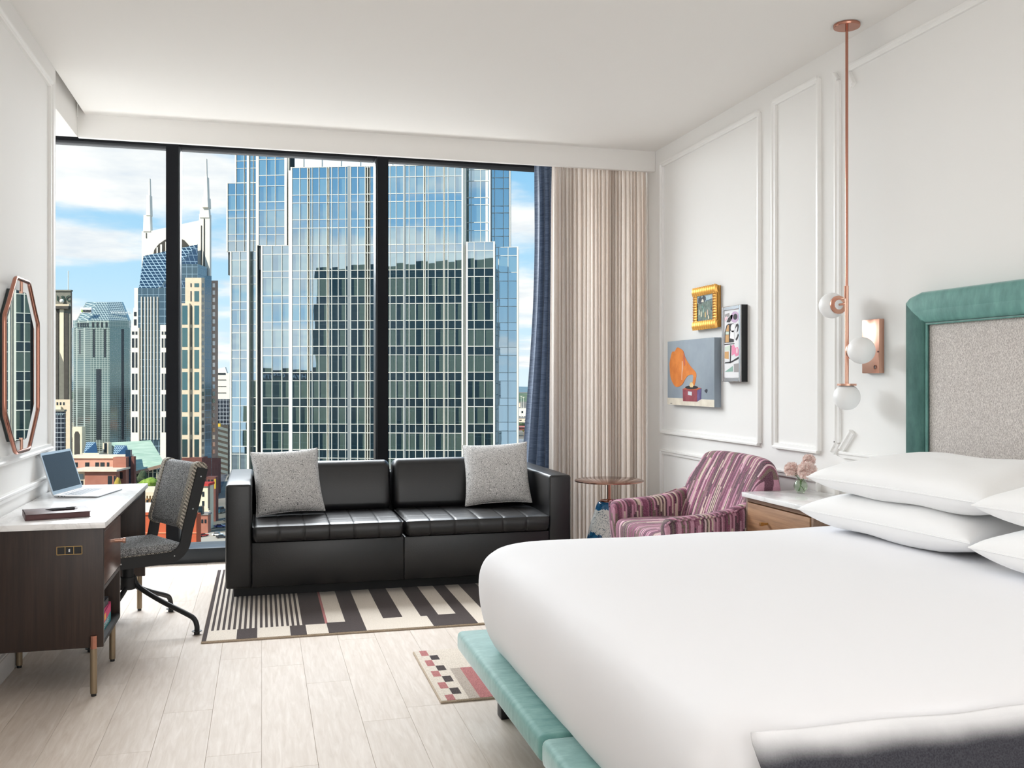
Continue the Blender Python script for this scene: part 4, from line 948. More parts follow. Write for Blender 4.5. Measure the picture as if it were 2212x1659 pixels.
CITY=[
{'n':'spire_tower','l':'tall white tower with twin spires over a sloped blue glass roof','c':'tower','g':None,'p':[('stone_slab','white_stone',[('p',[(-220.17,-58.92),(-220.17,89.69),(-215.76,90.24),(-214.94,89.97),(-186.04,96.3),(-186.04,99.87),(-179.71,99.87),(-179.71,-58.92)],565,568)]),('spire','white_stone',[('p',[(-219.15,89.61),(-218.87,99.51),(-215.02,99.51),(-214.75,89.61)],564.5,568.0),('p',[(-217.22,99.08),(-216.94,111.12),(-215.03,111.12),(-214.75,99.08)],564,568),('p',[(-216.26,111.12),(-215.71,121.25),(-215.44,121.25),(-215.16,111.12)],565,567)]),('spire','white_stone',[('p',[(-185.6,97.86),(-185.33,104.19),(-180.38,104.19),(-179.83,97.86)],564.5,568.0),('p',[(-183.68,103.73),(-183.41,109.75),(-180.4,109.75),(-180.12,103.73)],563,569),('p',[(-183.0,109.75),(-182.59,122.07),(-181.08,122.07),(-180.67,109.75)],564,568),('p',[(-182.18,122.07),(-182.04,133.02),(-181.77,133.02),(-181.49,122.07)],565,567)]),('arch_recess','dark_stone',[('p',[(-213.06,75.3),(-212.51,78.6),(-209.76,82.17),(-206.19,84.65),(-201.79,86.02),(-198.21,86.02),(-194.64,84.37),(-191.89,81.35),(-191.89,73.1),(-213.06,73.1)],564.4,564.8)]),('column','white_stone',[('p',[(-210.95,75.24),(-210.95,80.18),(-210.12,80.18),(-210.12,75.24)],563.9,564.3)]),('column','white_stone',[('p',[(-208.75,75.24),(-208.75,81.83),(-207.65,81.83),(-207.65,75.24)],563.9,564.3)]),('column','white_stone',[('p',[(-205.73,75.24),(-205.73,83.48),(-204.63,83.48),(-204.63,75.24)],563.9,564.3)]),('pilaster_slot','dark_stone',[('p',[(-184.81,62.13),(-184.81,93.2),(-184.4,93.2),(-184.4,62.13)],564.6,564.9)]),('pilaster_slot','dark_stone',[('p',[(-183.16,62.13),(-183.16,97.33),(-182.61,97.33),(-182.61,62.13)],564.6,564.9)]),('pilaster_slot','dark_stone',[('p',[(-217.53,85.78),(-217.53,88.8),(-217.12,88.8),(-217.12,85.78)],564.6,564.9)]),('sloped_roof','blue_grid',[('m',[(-212.26,540,51.85),(-198.32,540,54.22),(-199.43,543,56.89),(-185.87,562,81.56),(-217.9,562,74.71)],[(0,1,2,3,4)])]),('glass_facet','blue_glass',[('m',[(-198.85,540,53.69),(-180.25,545,54.18),(-185.71,561.5,81.76),(-199.14,541.5,56.48)],[(0,1,2,3)])]),('glass_body','blue_glass',[('b',-212.53,-185.7,540,564,-45.73,53.69)]),('glass_body','blue_glass',[('b',-191.75,-180.58,546,564,-46.26,68.1)]),('fin','white_stone',[('b',-210.51,-210.09,539,540,-32.52,48.61)]),('fin','white_stone',[('b',-208.51,-208.09,539,540,-32.52,48.61)]),('fin','white_stone',[('b',-206.78,-206.36,539,540,-32.52,48.61)]),('fin','white_stone',[('b',-205.12,-204.7,539,540,-32.52,48.61)]),('fin','white_stone',[('b',-203.29,-202.87,539,540,-32.52,48.61)]),('fin','white_stone',[('b',-201.45,-201.03,539,540,-32.52,48.61)]),('side_wing','white_stone',[('b',-215.03,-212.39,541,555,-45.82,53.79)]),('side_wing','white_stone',[('b',-215.16,-212.0,540,552,-45.73,42.38)]),('side_wing','white_stone',[('b',-216.0,-211.41,538.5,554.5,-45.6,30.99)]),('middle_wing','white_stone',[('b',-198.79,-194.61,537,543,-45.47,32.48)]),('stone_wing','cream_stone',[('m',[(-180.54,525,57.86),(-171.59,525,57.86),(-171.74,531,58.51),(-171.74,531,-70.81),(-171.59,525,-70.0),(-180.54,525,-70.0),(-192.58,560,61.63),(-192.58,560,-74.75)],[(0,5,4,1),(1,4,3,2),(6,7,5,0),(0,1,2,6)])]),('glass_strip','blue_glass',[('m',[(-172.06,532,59.65),(-170.71,540,60.53),(-170.71,540,-72.04),(-172.06,532,-70.95)],[(0,3,2,1)])]),('shaded_wing','tan_stone',[('m',[(-170.71,540,57.9),(-173.21,560,60.0),(-173.21,560,-74.75),(-170.71,540,-72.04),(-192.58,560,60.0)],[(0,3,2,1),(0,1,4)])]),('lower_wing','cream_stone',[('b',-183.42,-177.56,523,529,-69.73,43.64)]),('window','dark_teal',[('m',[(-170.65,541.5,56.48),(-171.55,549,57.24),(-171.55,549,54.83),(-170.65,541.5,54.1)],[(0,3,2,1)])]),('window','dark_teal',[('m',[(-171.48,525.6,54.86),(-171.55,529.6,55.26),(-171.55,529.6,52.94),(-171.48,525.6,52.55)],[(0,3,2,1)])]),('window','dark_teal',[('m',[(-170.65,541.5,52.36),(-171.55,549,53.07),(-171.55,549,50.66),(-170.65,541.5,49.99)],[(0,3,2,1)])]),('window','dark_teal',[('m',[(-171.48,525.6,50.86),(-171.55,529.6,51.24),(-171.55,529.6,48.92),(-171.48,525.6,48.56)],[(0,3,2,1)])]),('window','dark_teal',[('m',[(-170.65,541.5,48.25),(-171.55,549,48.9),(-171.55,549,46.49),(-170.65,541.5,45.87)],[(0,3,2,1)])]),('window','dark_teal',[('m',[(-171.48,525.6,46.87),(-171.55,529.6,47.22),(-171.55,529.6,44.89),(-171.48,525.6,44.57)],[(0,3,2,1)])]),('window','dark_teal',[('m',[(-170.65,541.5,44.13),(-171.55,549,44.72),(-171.55,549,42.32),(-170.65,541.5,41.76)],[(0,3,2,1)])]),('window','dark_teal',[('m',[(-171.48,525.6,42.88),(-171.55,529.6,43.19),(-171.55,529.6,40.87),(-171.48,525.6,40.57)],[(0,3,2,1)])]),('window','dark_teal',[('m',[(-170.65,541.5,40.02),(-171.55,549,40.55),(-171.55,549,38.15),(-170.65,541.5,37.64)],[(0,3,2,1)])]),('window','dark_teal',[('m',[(-171.48,525.6,38.88),(-171.55,529.6,39.17),(-171.55,529.6,36.85),(-171.48,525.6,36.58)],[(0,3,2,1)])]),('window','dark_teal',[('m',[(-170.65,541.5,35.9),(-171.55,549,36.38),(-171.55,549,33.97),(-170.65,541.5,33.53)],[(0,3,2,1)])]),('window','dark_teal',[('m',[(-171.48,525.6,34.89),(-171.55,529.6,35.14),(-171.55,529.6,32.82),(-171.48,525.6,32.58)],[(0,3,2,1)])]),('window','dark_teal',[('m',[(-170.65,541.5,31.79),(-171.55,549,32.21),(-171.55,549,29.8),(-170.65,541.5,29.41)],[(0,3,2,1)])]),('window','dark_teal',[('m',[(-171.48,525.6,30.89),(-171.55,529.6,31.12),(-171.55,529.6,28.8),(-171.48,525.6,28.59)],[(0,3,2,1)])]),('window','dark_teal',[('m',[(-170.65,541.5,27.67),(-171.55,549,28.04),(-171.55,549,25.63),(-170.65,541.5,25.3)],[(0,3,2,1)])]),('window','dark_teal',[('m',[(-171.48,525.6,26.9),(-171.55,529.6,27.09),(-171.55,529.6,24.77),(-171.48,525.6,24.6)],[(0,3,2,1)])]),('window','dark_teal',[('m',[(-170.65,541.5,23.56),(-171.55,549,23.87),(-171.55,549,21.46),(-170.65,541.5,21.18)],[(0,3,2,1)])]),('window','dark_teal',[('m',[(-171.48,525.6,22.91),(-171.55,529.6,23.07),(-171.55,529.6,20.75),(-171.48,525.6,20.6)],[(0,3,2,1)])]),('window','dark_teal',[('m',[(-170.65,541.5,19.44),(-171.55,549,19.69),(-171.55,549,17.29),(-170.65,541.5,17.07)],[(0,3,2,1)])]),('window','dark_teal',[('m',[(-171.48,525.6,18.91),(-171.55,529.6,19.05),(-171.55,529.6,16.72),(-171.48,525.6,16.61)],[(0,3,2,1)])]),('window','dark_teal',[('m',[(-170.65,541.5,15.33),(-171.55,549,15.52),(-171.55,549,13.12),(-170.65,541.5,12.96)],[(0,3,2,1)])]),('window','dark_teal',[('m',[(-171.48,525.6,14.92),(-171.55,529.6,15.02),(-171.55,529.6,12.7),(-171.48,525.6,12.61)],[(0,3,2,1)])]),('window','dark_teal',[('m',[(-170.65,541.5,11.21),(-171.55,549,11.35),(-171.55,549,8.94),(-170.65,541.5,8.84)],[(0,3,2,1)])]),('window','dark_teal',[('m',[(-171.48,525.6,10.92),(-171.55,529.6,11.0),(-171.55,529.6,8.68),(-171.48,525.6,8.62)],[(0,3,2,1)])]),('window','dark_teal',[('m',[(-170.65,541.5,7.1),(-171.55,549,7.18),(-171.55,549,4.77),(-170.65,541.5,4.73)],[(0,3,2,1)])]),('window','dark_teal',[('m',[(-171.48,525.6,6.93),(-171.55,529.6,6.97),(-171.55,529.6,4.65),(-171.48,525.6,4.63)],[(0,3,2,1)])]),('window','dark_teal',[('m',[(-170.65,541.5,2.99),(-171.55,549,3.01),(-171.55,549,0.6),(-170.65,541.5,0.61)],[(0,3,2,1)])]),('window','dark_teal',[('m',[(-171.48,525.6,2.94),(-171.55,529.6,2.95),(-171.55,529.6,0.63),(-171.48,525.6,0.63)],[(0,3,2,1)])]),('window','dark_teal',[('m',[(-170.65,541.5,-1.13),(-171.55,549,-1.16),(-171.55,549,-3.57),(-170.65,541.5,-3.5)],[(0,3,2,1)])]),('window','dark_teal',[('m',[(-171.48,525.6,-1.06),(-171.55,529.6,-1.07),(-171.55,529.6,-3.4),(-171.48,525.6,-3.36)],[(0,3,2,1)])]),('window','dark_teal',[('m',[(-170.65,541.5,-5.24),(-171.55,549,-5.34),(-171.55,549,-7.74),(-170.65,541.5,-7.62)],[(0,3,2,1)])]),('window','dark_teal',[('m',[(-171.48,525.6,-5.05),(-171.55,529.6,-5.1),(-171.55,529.6,-7.42),(-171.48,525.6,-7.35)],[(0,3,2,1)])]),('window','dark_teal',[('m',[(-170.65,541.5,-9.36),(-171.55,549,-9.51),(-171.55,549,-11.91),(-170.65,541.5,-11.73)],[(0,3,2,1)])]),('window','dark_teal',[('m',[(-171.48,525.6,-9.04),(-171.55,529.6,-9.12),(-171.55,529.6,-11.45),(-171.48,525.6,-11.35)],[(0,3,2,1)])]),('window','dark_teal',[('m',[(-170.65,541.5,-13.47),(-171.55,549,-13.68),(-171.55,549,-16.09),(-170.65,541.5,-15.85)],[(0,3,2,1)])]),('window','dark_teal',[('m',[(-171.48,525.6,-13.04),(-171.55,529.6,-13.15),(-171.55,529.6,-15.47),(-171.48,525.6,-15.34)],[(0,3,2,1)])]),('window','dark_teal',[('m',[(-170.65,541.5,-17.59),(-171.55,549,-17.85),(-171.55,549,-20.26),(-170.65,541.5,-19.96)],[(0,3,2,1)])]),('window','dark_teal',[('m',[(-171.48,525.6,-17.03),(-171.55,529.6,-17.17),(-171.55,529.6,-19.49),(-171.48,525.6,-19.34)],[(0,3,2,1)])]),('window','dark_teal',[('m',[(-170.65,541.5,-21.7),(-171.55,549,-22.02),(-171.55,549,-24.43),(-170.65,541.5,-24.08)],[(0,3,2,1)])]),('window','dark_teal',[('m',[(-171.48,525.6,-21.03),(-171.55,529.6,-21.2),(-171.55,529.6,-23.52),(-171.48,525.6,-23.33)],[(0,3,2,1)])]),('window','dark_teal',[('m',[(-170.65,541.5,-25.82),(-171.55,549,-26.19),(-171.55,549,-28.6),(-170.65,541.5,-28.19)],[(0,3,2,1)])]),('window','dark_teal',[('m',[(-171.48,525.6,-25.02),(-171.55,529.6,-25.22),(-171.55,529.6,-27.54),(-171.48,525.6,-27.32)],[(0,3,2,1)])]),('window','dark_teal',[('m',[(-170.65,541.5,-29.93),(-171.55,549,-30.37),(-171.55,549,-32.77),(-170.65,541.5,-32.31)],[(0,3,2,1)])]),('window','dark_teal',[('m',[(-171.48,525.6,-29.01),(-171.55,529.6,-29.24),(-171.55,529.6,-31.57),(-171.48,525.6,-31.32)],[(0,3,2,1)])]),('window','dark_teal',[('m',[(-170.65,541.5,-34.05),(-171.55,549,-34.54),(-171.55,549,-36.94),(-170.65,541.5,-36.42)],[(0,3,2,1)])]),('window','dark_teal',[('m',[(-171.48,525.6,-33.01),(-171.55,529.6,-33.27),(-171.55,529.6,-35.59),(-171.48,525.6,-35.31)],[(0,3,2,1)])]),('window','dark_teal',[('m',[(-170.65,541.5,-38.16),(-171.55,549,-38.71),(-171.55,549,-41.12),(-170.65,541.5,-40.54)],[(0,3,2,1)])]),('window','dark_teal',[('m',[(-171.48,525.6,-37.0),(-171.55,529.6,-37.29),(-171.55,529.6,-39.61),(-171.48,525.6,-39.31)],[(0,3,2,1)])]),('brick_base','brick_dark',[('b',-183.23,-170.03,521,531,-71.99,-41.28)]),('brick_base','brick_dark',[('m',[(-170.03,521,-41.28),(-171.57,560,-44.48),(-171.57,560,-77.48),(-170.03,521,-71.99),(-182.76,560,-44.48)],[(0,3,2,1),(0,1,4)])]),('window','dark_teal',[('m',[(-170.32,526.6,-43.02),(-170.51,530.4,-43.35),(-170.51,530.4,-45.67),(-170.32,526.6,-45.33)],[(0,3,2,1)])]),('window','dark_teal',[('m',[(-171.11,542.1,-44.33),(-171.24,545.9,-44.65),(-171.24,545.9,-47.04),(-171.11,542.1,-46.71)],[(0,3,2,1)])]),('window','dark_teal',[('m',[(-171.36,551.4,-45.11),(-171.45,555.2,-45.43),(-171.45,555.2,-47.87),(-171.36,551.4,-47.53)],[(0,3,2,1)])]),('window','dark_teal',[('m',[(-170.32,526.6,-47.13),(-170.51,530.4,-47.48),(-170.51,530.4,-49.8),(-170.32,526.6,-49.44)],[(0,3,2,1)])]),('window','dark_teal',[('m',[(-171.11,542.1,-48.56),(-171.24,545.9,-48.91),(-171.24,545.9,-51.3),(-171.11,542.1,-50.93)],[(0,3,2,1)])]),('window','dark_teal',[('m',[(-171.36,551.4,-49.41),(-171.45,555.2,-49.76),(-171.45,555.2,-52.2),(-171.36,551.4,-51.83)],[(0,3,2,1)])]),('window','dark_teal',[('m',[(-170.32,526.6,-51.75),(-170.51,530.4,-52.13),(-170.51,530.4,-54.45),(-170.32,526.6,-54.05)],[(0,3,2,1)])]),('window','dark_teal',[('m',[(-171.11,542.1,-53.31),(-171.24,545.9,-53.69),(-171.24,545.9,-56.09),(-171.11,542.1,-55.69)],[(0,3,2,1)])]),('window','dark_teal',[('m',[(-171.36,551.4,-54.25),(-171.45,555.2,-54.63),(-171.45,555.2,-57.06),(-171.36,551.4,-56.66)],[(0,3,2,1)])]),('window','dark_teal',[('m',[(-170.32,526.6,-56.36),(-170.51,530.4,-56.78),(-170.51,530.4,-59.1),(-170.32,526.6,-58.67)],[(0,3,2,1)])]),('window','dark_teal',[('m',[(-171.11,542.1,-58.06),(-171.24,545.9,-58.48),(-171.24,545.9,-60.87),(-171.11,542.1,-60.44)],[(0,3,2,1)])]),('window','dark_teal',[('m',[(-171.36,551.4,-59.08),(-171.45,555.2,-59.5),(-171.45,555.2,-61.93),(-171.36,551.4,-61.5)],[(0,3,2,1)])])],'w':[('dark_glass',-215.35,-213.98,27.06,28.89,538.35,0.4),('dark_glass',-213.3,-212.25,27.06,28.89,538.35,0.4),('dark_glass',-197.88,-196.96,26.98,28.81,536.85,0.4),('dark_glass',-196.31,-195.26,26.98,28.81,536.85,0.4),('dark_glass',-215.35,-213.98,19.71,24.96,538.35,0.4),('dark_glass',-213.3,-212.25,19.71,24.96,538.35,0.4),('dark_glass',-197.88,-196.96,19.66,24.89,536.85,0.4),('dark_glass',-196.31,-195.26,19.66,24.89,536.85,0.4),('dark_glass',-215.35,-213.98,8.43,17.09,538.35,0.4),('dark_glass',-213.3,-212.25,8.43,17.09,538.35,0.4),('dark_glass',-197.88,-196.96,8.41,17.04,536.85,0.4),('dark_glass',-196.31,-195.26,8.41,17.04,536.85,0.4),('dark_glass',-215.35,-213.98,-4.16,5.02,538.35,0.4),('dark_glass',-213.3,-212.25,-4.16,5.02,538.35,0.4),('dark_glass',-197.88,-196.96,-4.14,5.01,536.85,0.4),('dark_glass',-196.31,-195.26,-4.14,5.01,536.85,0.4),('dark_glass',-215.35,-213.98,-16.22,-6.78,538.35,0.4),('dark_glass',-213.3,-212.25,-16.22,-6.78,538.35,0.4),('dark_glass',-197.88,-196.96,-16.18,-6.76,536.85,0.4),('dark_glass',-196.31,-195.26,-16.18,-6.76,536.85,0.4),('dark_glass',-215.35,-213.98,-28.29,-19.63,538.35,0.4),('dark_glass',-213.3,-212.25,-28.29,-19.63,538.35,0.4),('dark_glass',-197.88,-196.96,-28.21,-19.58,536.85,0.4),('dark_glass',-196.31,-195.26,-28.21,-19.58,536.85,0.4),('dark_glass',-214.76,-213.32,37.65,40.02,539.85,0.4),('dark_glass',-214.76,-213.32,32.39,35.81,539.85,0.4),('teal_glass',-175.43,-172.87,52.75,54.8,524.85,0.4),('dark_glass',-177.6,-176.96,52.75,54.8,524.85,0.4),('teal_glass',-175.43,-172.87,44.82,50.45,524.85,0.4),('dark_glass',-177.6,-176.96,44.82,50.45,524.85,0.4),('teal_glass',-175.43,-172.87,32.04,42.52,524.85,0.4),('dark_glass',-177.6,-176.96,32.04,42.52,524.85,0.4),('teal_glass',-181.51,-178.58,31.92,42.36,522.85,0.4),('dark_glass',-182.91,-182.4,31.92,42.36,522.85,0.4),('teal_glass',-175.43,-172.87,19.76,30.25,524.85,0.4),('dark_glass',-177.6,-176.96,19.76,30.25,524.85,0.4),('teal_glass',-181.51,-178.58,19.69,30.14,522.85,0.4),('dark_glass',-182.91,-182.4,19.69,30.14,522.85,0.4),('teal_glass',-175.43,-172.87,7.74,17.97,524.85,0.4),('dark_glass',-177.6,-176.96,7.74,17.97,524.85,0.4),('teal_glass',-181.51,-178.58,7.72,17.91,522.85,0.4),('dark_glass',-182.91,-182.4,7.72,17.91,522.85,0.4),('teal_glass',-175.43,-172.87,-4.02,5.7,524.85,0.4),('dark_glass',-177.6,-176.96,-4.02,5.7,524.85,0.4),('teal_glass',-181.51,-178.58,-4.0,5.68,522.85,0.4),('dark_glass',-182.91,-182.4,-4.0,5.68,522.85,0.4),('teal_glass',-175.43,-172.87,-16.29,-6.58,524.85,0.4),('dark_glass',-177.6,-176.96,-16.29,-6.58,524.85,0.4),('teal_glass',-181.51,-178.58,-16.23,-6.55,522.85,0.4),('dark_glass',-182.91,-182.4,-16.23,-6.55,522.85,0.4),('teal_glass',-175.43,-172.87,-28.83,-18.85,524.85,0.4),('dark_glass',-177.6,-176.96,-28.83,-18.85,524.85,0.4),('teal_glass',-181.51,-178.58,-28.71,-18.78,522.85,0.4),('dark_glass',-182.91,-182.4,-28.71,-18.78,522.85,0.4),('teal_glass',-175.43,-172.87,-41.1,-31.38,524.85,0.4),('dark_glass',-177.6,-176.96,-41.1,-31.38,524.85,0.4),('teal_glass',-181.51,-178.58,-40.94,-31.26,522.85,0.4),('dark_glass',-182.91,-182.4,-40.94,-31.26,522.85,0.4),('dark_glass',-173.99,-173.18,-45.09,-43.31,520.85,0.4),('dark_glass',-172.72,-171.91,-45.09,-43.31,520.85,0.4),('dark_glass',-171.45,-170.64,-45.09,-43.31,520.85,0.4),('dark_glass',-181.7,-180.69,-48.14,-44.08,520.85,0.4),('dark_glass',-179.67,-178.66,-48.14,-44.08,520.85,0.4),('dark_glass',-177.64,-176.63,-48.14,-44.08,520.85,0.4)]},  # shaded_wing: tan stone puts the shade of the turned-away side into the colour
{'n':'office_tower','l':'grey green glass office tower with a faceted crown and rooftop signs','c':'tower','g':None,'p':[('tower_body','green_grid',[('m',[(-334.45,722,-61.6),(-328.08,712,-60.73),(-308.4,695,-59.25),(-294.18,695,-59.25),(-286.06,711,-60.64),(-287.18,719,-61.34),(-309.55,775,-66.22),(-359.0,775,-66.22),(-334.45,722,41.09),(-328.08,712,40.54),(-308.4,695,39.6),(-294.18,695,39.6),(-286.06,711,40.48),(-287.18,719,40.92),(-309.55,775,44.01),(-359.0,775,44.01)],[(0,1,9,8),(1,2,10,9),(2,3,11,10),(3,4,12,11),(4,5,13,12),(5,6,14,13),(6,7,15,14),(7,0,8,15),(8,9,10,11,12,13,14,15)])]),('arcade_band','green_plain',[('m',[(-333.39,722,41.09),(-327.96,714,40.65),(-309.05,698,39.77),(-295.79,698,39.77),(-286.75,711,40.48),(-288.23,719,40.92),(-308.68,770,43.73),(-355.56,770,43.73),(-333.39,722,46.72),(-327.96,714,46.21),(-309.05,698,45.21),(-295.79,698,45.21),(-286.75,711,46.03),(-288.23,719,46.53),(-308.68,770,49.73),(-355.56,770,49.73)],[(0,1,9,8),(1,2,10,9),(2,3,11,10),(3,4,12,11),(4,5,13,12),(5,6,14,13),(6,7,15,14),(7,0,8,15),(8,9,10,11,12,13,14,15)])]),('crown','crown_grid',[('m',[(-330.93,722,46.72),(-326.22,714,46.21),(-308.81,699,45.27),(-296.56,699,45.27),(-287.1,711,46.03),(-288.58,719,46.53),(-308.25,768,49.61),(-352.02,768,49.61),(-328.48,733,61.51),(-325.53,728,61.1),(-313.18,716,60.12),(-304.95,716,60.12),(-297.29,724,60.77),(-298.28,729,61.18),(-308.91,755,63.32),(-338.33,755,63.32)],[(0,1,9,8),(1,2,10,9),(2,3,11,10),(3,4,12,11),(4,5,13,12),(5,6,14,13),(6,7,15,14),(7,0,8,15),(8,9,10,11,12,13,14,15)])]),('window','dark_glass',[('m',[(-328.01,714.1,44.48),(-326.46,713.0,44.41),(-326.46,713.0,40.94),(-328.01,714.1,41.0)],[(0,3,2,1)])]),('window','dark_glass',[('m',[(-325.2,711.0,44.29),(-323.66,709.9,44.23),(-323.66,709.9,40.77),(-325.2,711.0,40.83)],[(0,3,2,1)])]),('window','dark_glass',[('m',[(-322.11,708.4,44.14),(-320.58,707.3,44.07),(-320.58,707.3,40.63),(-322.11,708.4,40.69)],[(0,3,2,1)])]),('window','dark_glass',[('m',[(-319.3,706.0,43.99),(-317.77,704.9,43.93),(-317.77,704.9,40.49),(-319.3,706.0,40.55)],[(0,3,2,1)])]),('window','dark_glass',[('m',[(-316.55,703.7,43.85),(-315.02,702.6,43.79),(-315.02,702.6,40.36),(-316.55,703.7,40.43)],[(0,3,2,1)])]),('window','dark_glass',[('m',[(-313.76,701.3,43.71),(-312.24,700.2,43.64),(-312.24,700.2,40.23),(-313.76,701.3,40.29)],[(0,3,2,1)])]),('window','dark_glass',[('m',[(-289.5,704.2,39.08),(-288.34,706.4,39.2),(-288.34,706.4,-43.04),(-289.5,704.2,-42.9)],[(0,3,2,1)])]),('window','dark_glass',[('m',[(-321.76,706.5,38.86),(-318.43,703.7,38.71),(-318.43,703.7,20.54),(-321.76,706.5,20.62)],[(0,3,2,1)])]),('roof_sign_board','sign_white',[('b',-316.59,-308.44,697,699,50.58,54.48)]),('logo','sign_green',[('m',[(-315.92,696.5,51.22),(-314.49,696.5,51.22),(-315.21,696.5,53.94)],[(0,1,2)])])],'w':[('dark_glass',-308.28,-306.92,40.1,43.84,697.65,0.4),('dark_glass',-305.05,-303.69,40.1,43.84,697.65,0.4),('dark_glass',-301.82,-300.47,40.1,43.84,697.65,0.4),('dark_glass',-298.43,-297.07,40.1,43.84,697.65,0.4),('dark_glass',-306.54,-305.01,17.94,38.59,694.85,0.4),('dark_glass',-298.41,-296.89,17.94,38.59,694.85,0.4),('dark_glass',-304.0,-300.28,-42.32,9.47,694.85,0.4)],'texts':[('REGIONS','sign_text',-314.32,696.5,51.22,2.44,5.759999999999991,0),('wework','sign_pale',-297.9,705,50.97,3.26,15.022799999999966,38)]},
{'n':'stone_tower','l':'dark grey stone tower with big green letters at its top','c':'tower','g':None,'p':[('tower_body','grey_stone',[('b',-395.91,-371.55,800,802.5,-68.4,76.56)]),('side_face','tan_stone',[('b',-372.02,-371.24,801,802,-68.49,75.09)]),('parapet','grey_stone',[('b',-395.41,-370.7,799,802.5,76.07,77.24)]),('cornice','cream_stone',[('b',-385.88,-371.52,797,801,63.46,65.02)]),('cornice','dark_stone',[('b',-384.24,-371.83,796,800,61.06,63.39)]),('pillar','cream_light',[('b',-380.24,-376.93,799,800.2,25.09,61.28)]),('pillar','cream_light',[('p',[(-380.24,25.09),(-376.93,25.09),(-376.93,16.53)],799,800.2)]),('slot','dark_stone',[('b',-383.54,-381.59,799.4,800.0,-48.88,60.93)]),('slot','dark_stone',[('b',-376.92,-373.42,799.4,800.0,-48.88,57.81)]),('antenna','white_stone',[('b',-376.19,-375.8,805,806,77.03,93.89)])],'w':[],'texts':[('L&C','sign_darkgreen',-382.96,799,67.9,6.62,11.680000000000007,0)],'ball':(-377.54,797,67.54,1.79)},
{'n':'cream_block','l':'low cream building with a row of small square windows below the stone tower','c':'building','g':None,'p':[('body','cream_stone',[('b',-313.61,-297.71,640,642,-57.57,-11.74)]),('stair_tower','cream_light',[('b',-308.9,-303.0,638,639.5,-23.2,-16.36)])],'w':[('dark_glass',-308.68,-307.62,-15.48,-13.61,639.85,0.4),('dark_glass',-306.66,-305.6,-15.48,-13.61,639.85,0.4),('dark_glass',-304.48,-303.42,-15.48,-13.61,639.85,0.4),('dark_glass',-302.29,-301.23,-15.48,-13.61,639.85,0.4)]},
{'n':'dark_office','l':'dark glazed low office at the far left edge of the window','c':'building','g':None,'p':[('body','night_grid',[('b',-296.93,-282.61,600,602,-53.89,-18.23)]),('roof_edge','grey_stone',[('b',-296.44,-282.14,599,602,-18.49,-17.32)])],'w':[('pale_glass',-288.75,-288.02,-20.86,-19.4,599.85,0.4),('pale_glass',-287.58,-286.85,-20.86,-19.4,599.85,0.4),('pale_glass',-286.41,-285.68,-20.86,-19.4,599.85,0.4),('pale_glass',-285.24,-284.51,-20.86,-19.4,599.85,0.4),('pale_glass',-284.07,-283.34,-20.86,-19.4,599.85,0.4)]},
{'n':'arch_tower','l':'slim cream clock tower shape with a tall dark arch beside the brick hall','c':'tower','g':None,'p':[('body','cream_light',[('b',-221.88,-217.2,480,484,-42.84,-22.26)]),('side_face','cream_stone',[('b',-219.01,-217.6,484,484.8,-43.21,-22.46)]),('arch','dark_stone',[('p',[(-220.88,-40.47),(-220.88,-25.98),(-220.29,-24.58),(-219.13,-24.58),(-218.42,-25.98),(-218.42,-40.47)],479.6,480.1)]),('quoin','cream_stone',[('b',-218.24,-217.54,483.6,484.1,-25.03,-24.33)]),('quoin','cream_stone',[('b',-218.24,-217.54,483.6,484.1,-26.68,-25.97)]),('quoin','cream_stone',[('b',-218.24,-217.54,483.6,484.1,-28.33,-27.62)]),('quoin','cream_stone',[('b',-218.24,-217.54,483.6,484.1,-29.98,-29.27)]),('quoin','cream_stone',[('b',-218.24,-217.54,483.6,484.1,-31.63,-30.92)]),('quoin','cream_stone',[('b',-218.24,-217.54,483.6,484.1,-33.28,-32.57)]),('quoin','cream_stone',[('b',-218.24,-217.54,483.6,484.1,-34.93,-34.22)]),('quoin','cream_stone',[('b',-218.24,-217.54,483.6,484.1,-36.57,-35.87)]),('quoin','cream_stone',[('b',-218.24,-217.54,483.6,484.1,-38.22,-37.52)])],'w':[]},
{'n':'skylight','l':'small glass pyramid skylight beside the arch tower','c':'skylight','g':None,'p':[('sloped_glazing','prism_grid',[('m',[(-208.38,462,-34.43),(-206.69,472,-29.46),(-211.28,472,-29.46)],[(0,1,2)])]),('front_glazing','prism_plain',[('m',[(-208.38,462,-34.43),(-201.43,462,-34.43),(-206.69,472,-29.46)],[(0,1,2)])]),('side_glazing','prism_plain',[('m',[(-201.43,462,-34.43),(-206.18,474,-35.36),(-206.69,472,-29.46)],[(0,1,2)])]),('base','cream_light',[('b',-208.38,-200.3,461,465,-35.7,-34.13)])],'w':[]},
{'n':'skylight','l':'larger glass prism skylight in front of the green copper roof','c':'skylight','g':None,'p':[('sloped_glazing','prism_grid',[('m',[(-191.91,456,-36.41),(-189.08,466,-30.65),(-194.75,466,-30.65)],[(0,1,2)])]),('front_glazing','prism_plain',[('m',[(-191.91,456,-36.41),(-182.86,456,-36.41),(-189.08,466,-30.65)],[(0,1,2)])]),('side_glazing','prism_plain',[('m',[(-182.86,456,-36.41),(-186.47,468,-37.4),(-189.08,466,-30.65)],[(0,1,2)])]),('shaft','prism_dark',[('b',-182.82,-180.52,449.5,451.5,-51.42,-31.71)])],'w':[]},
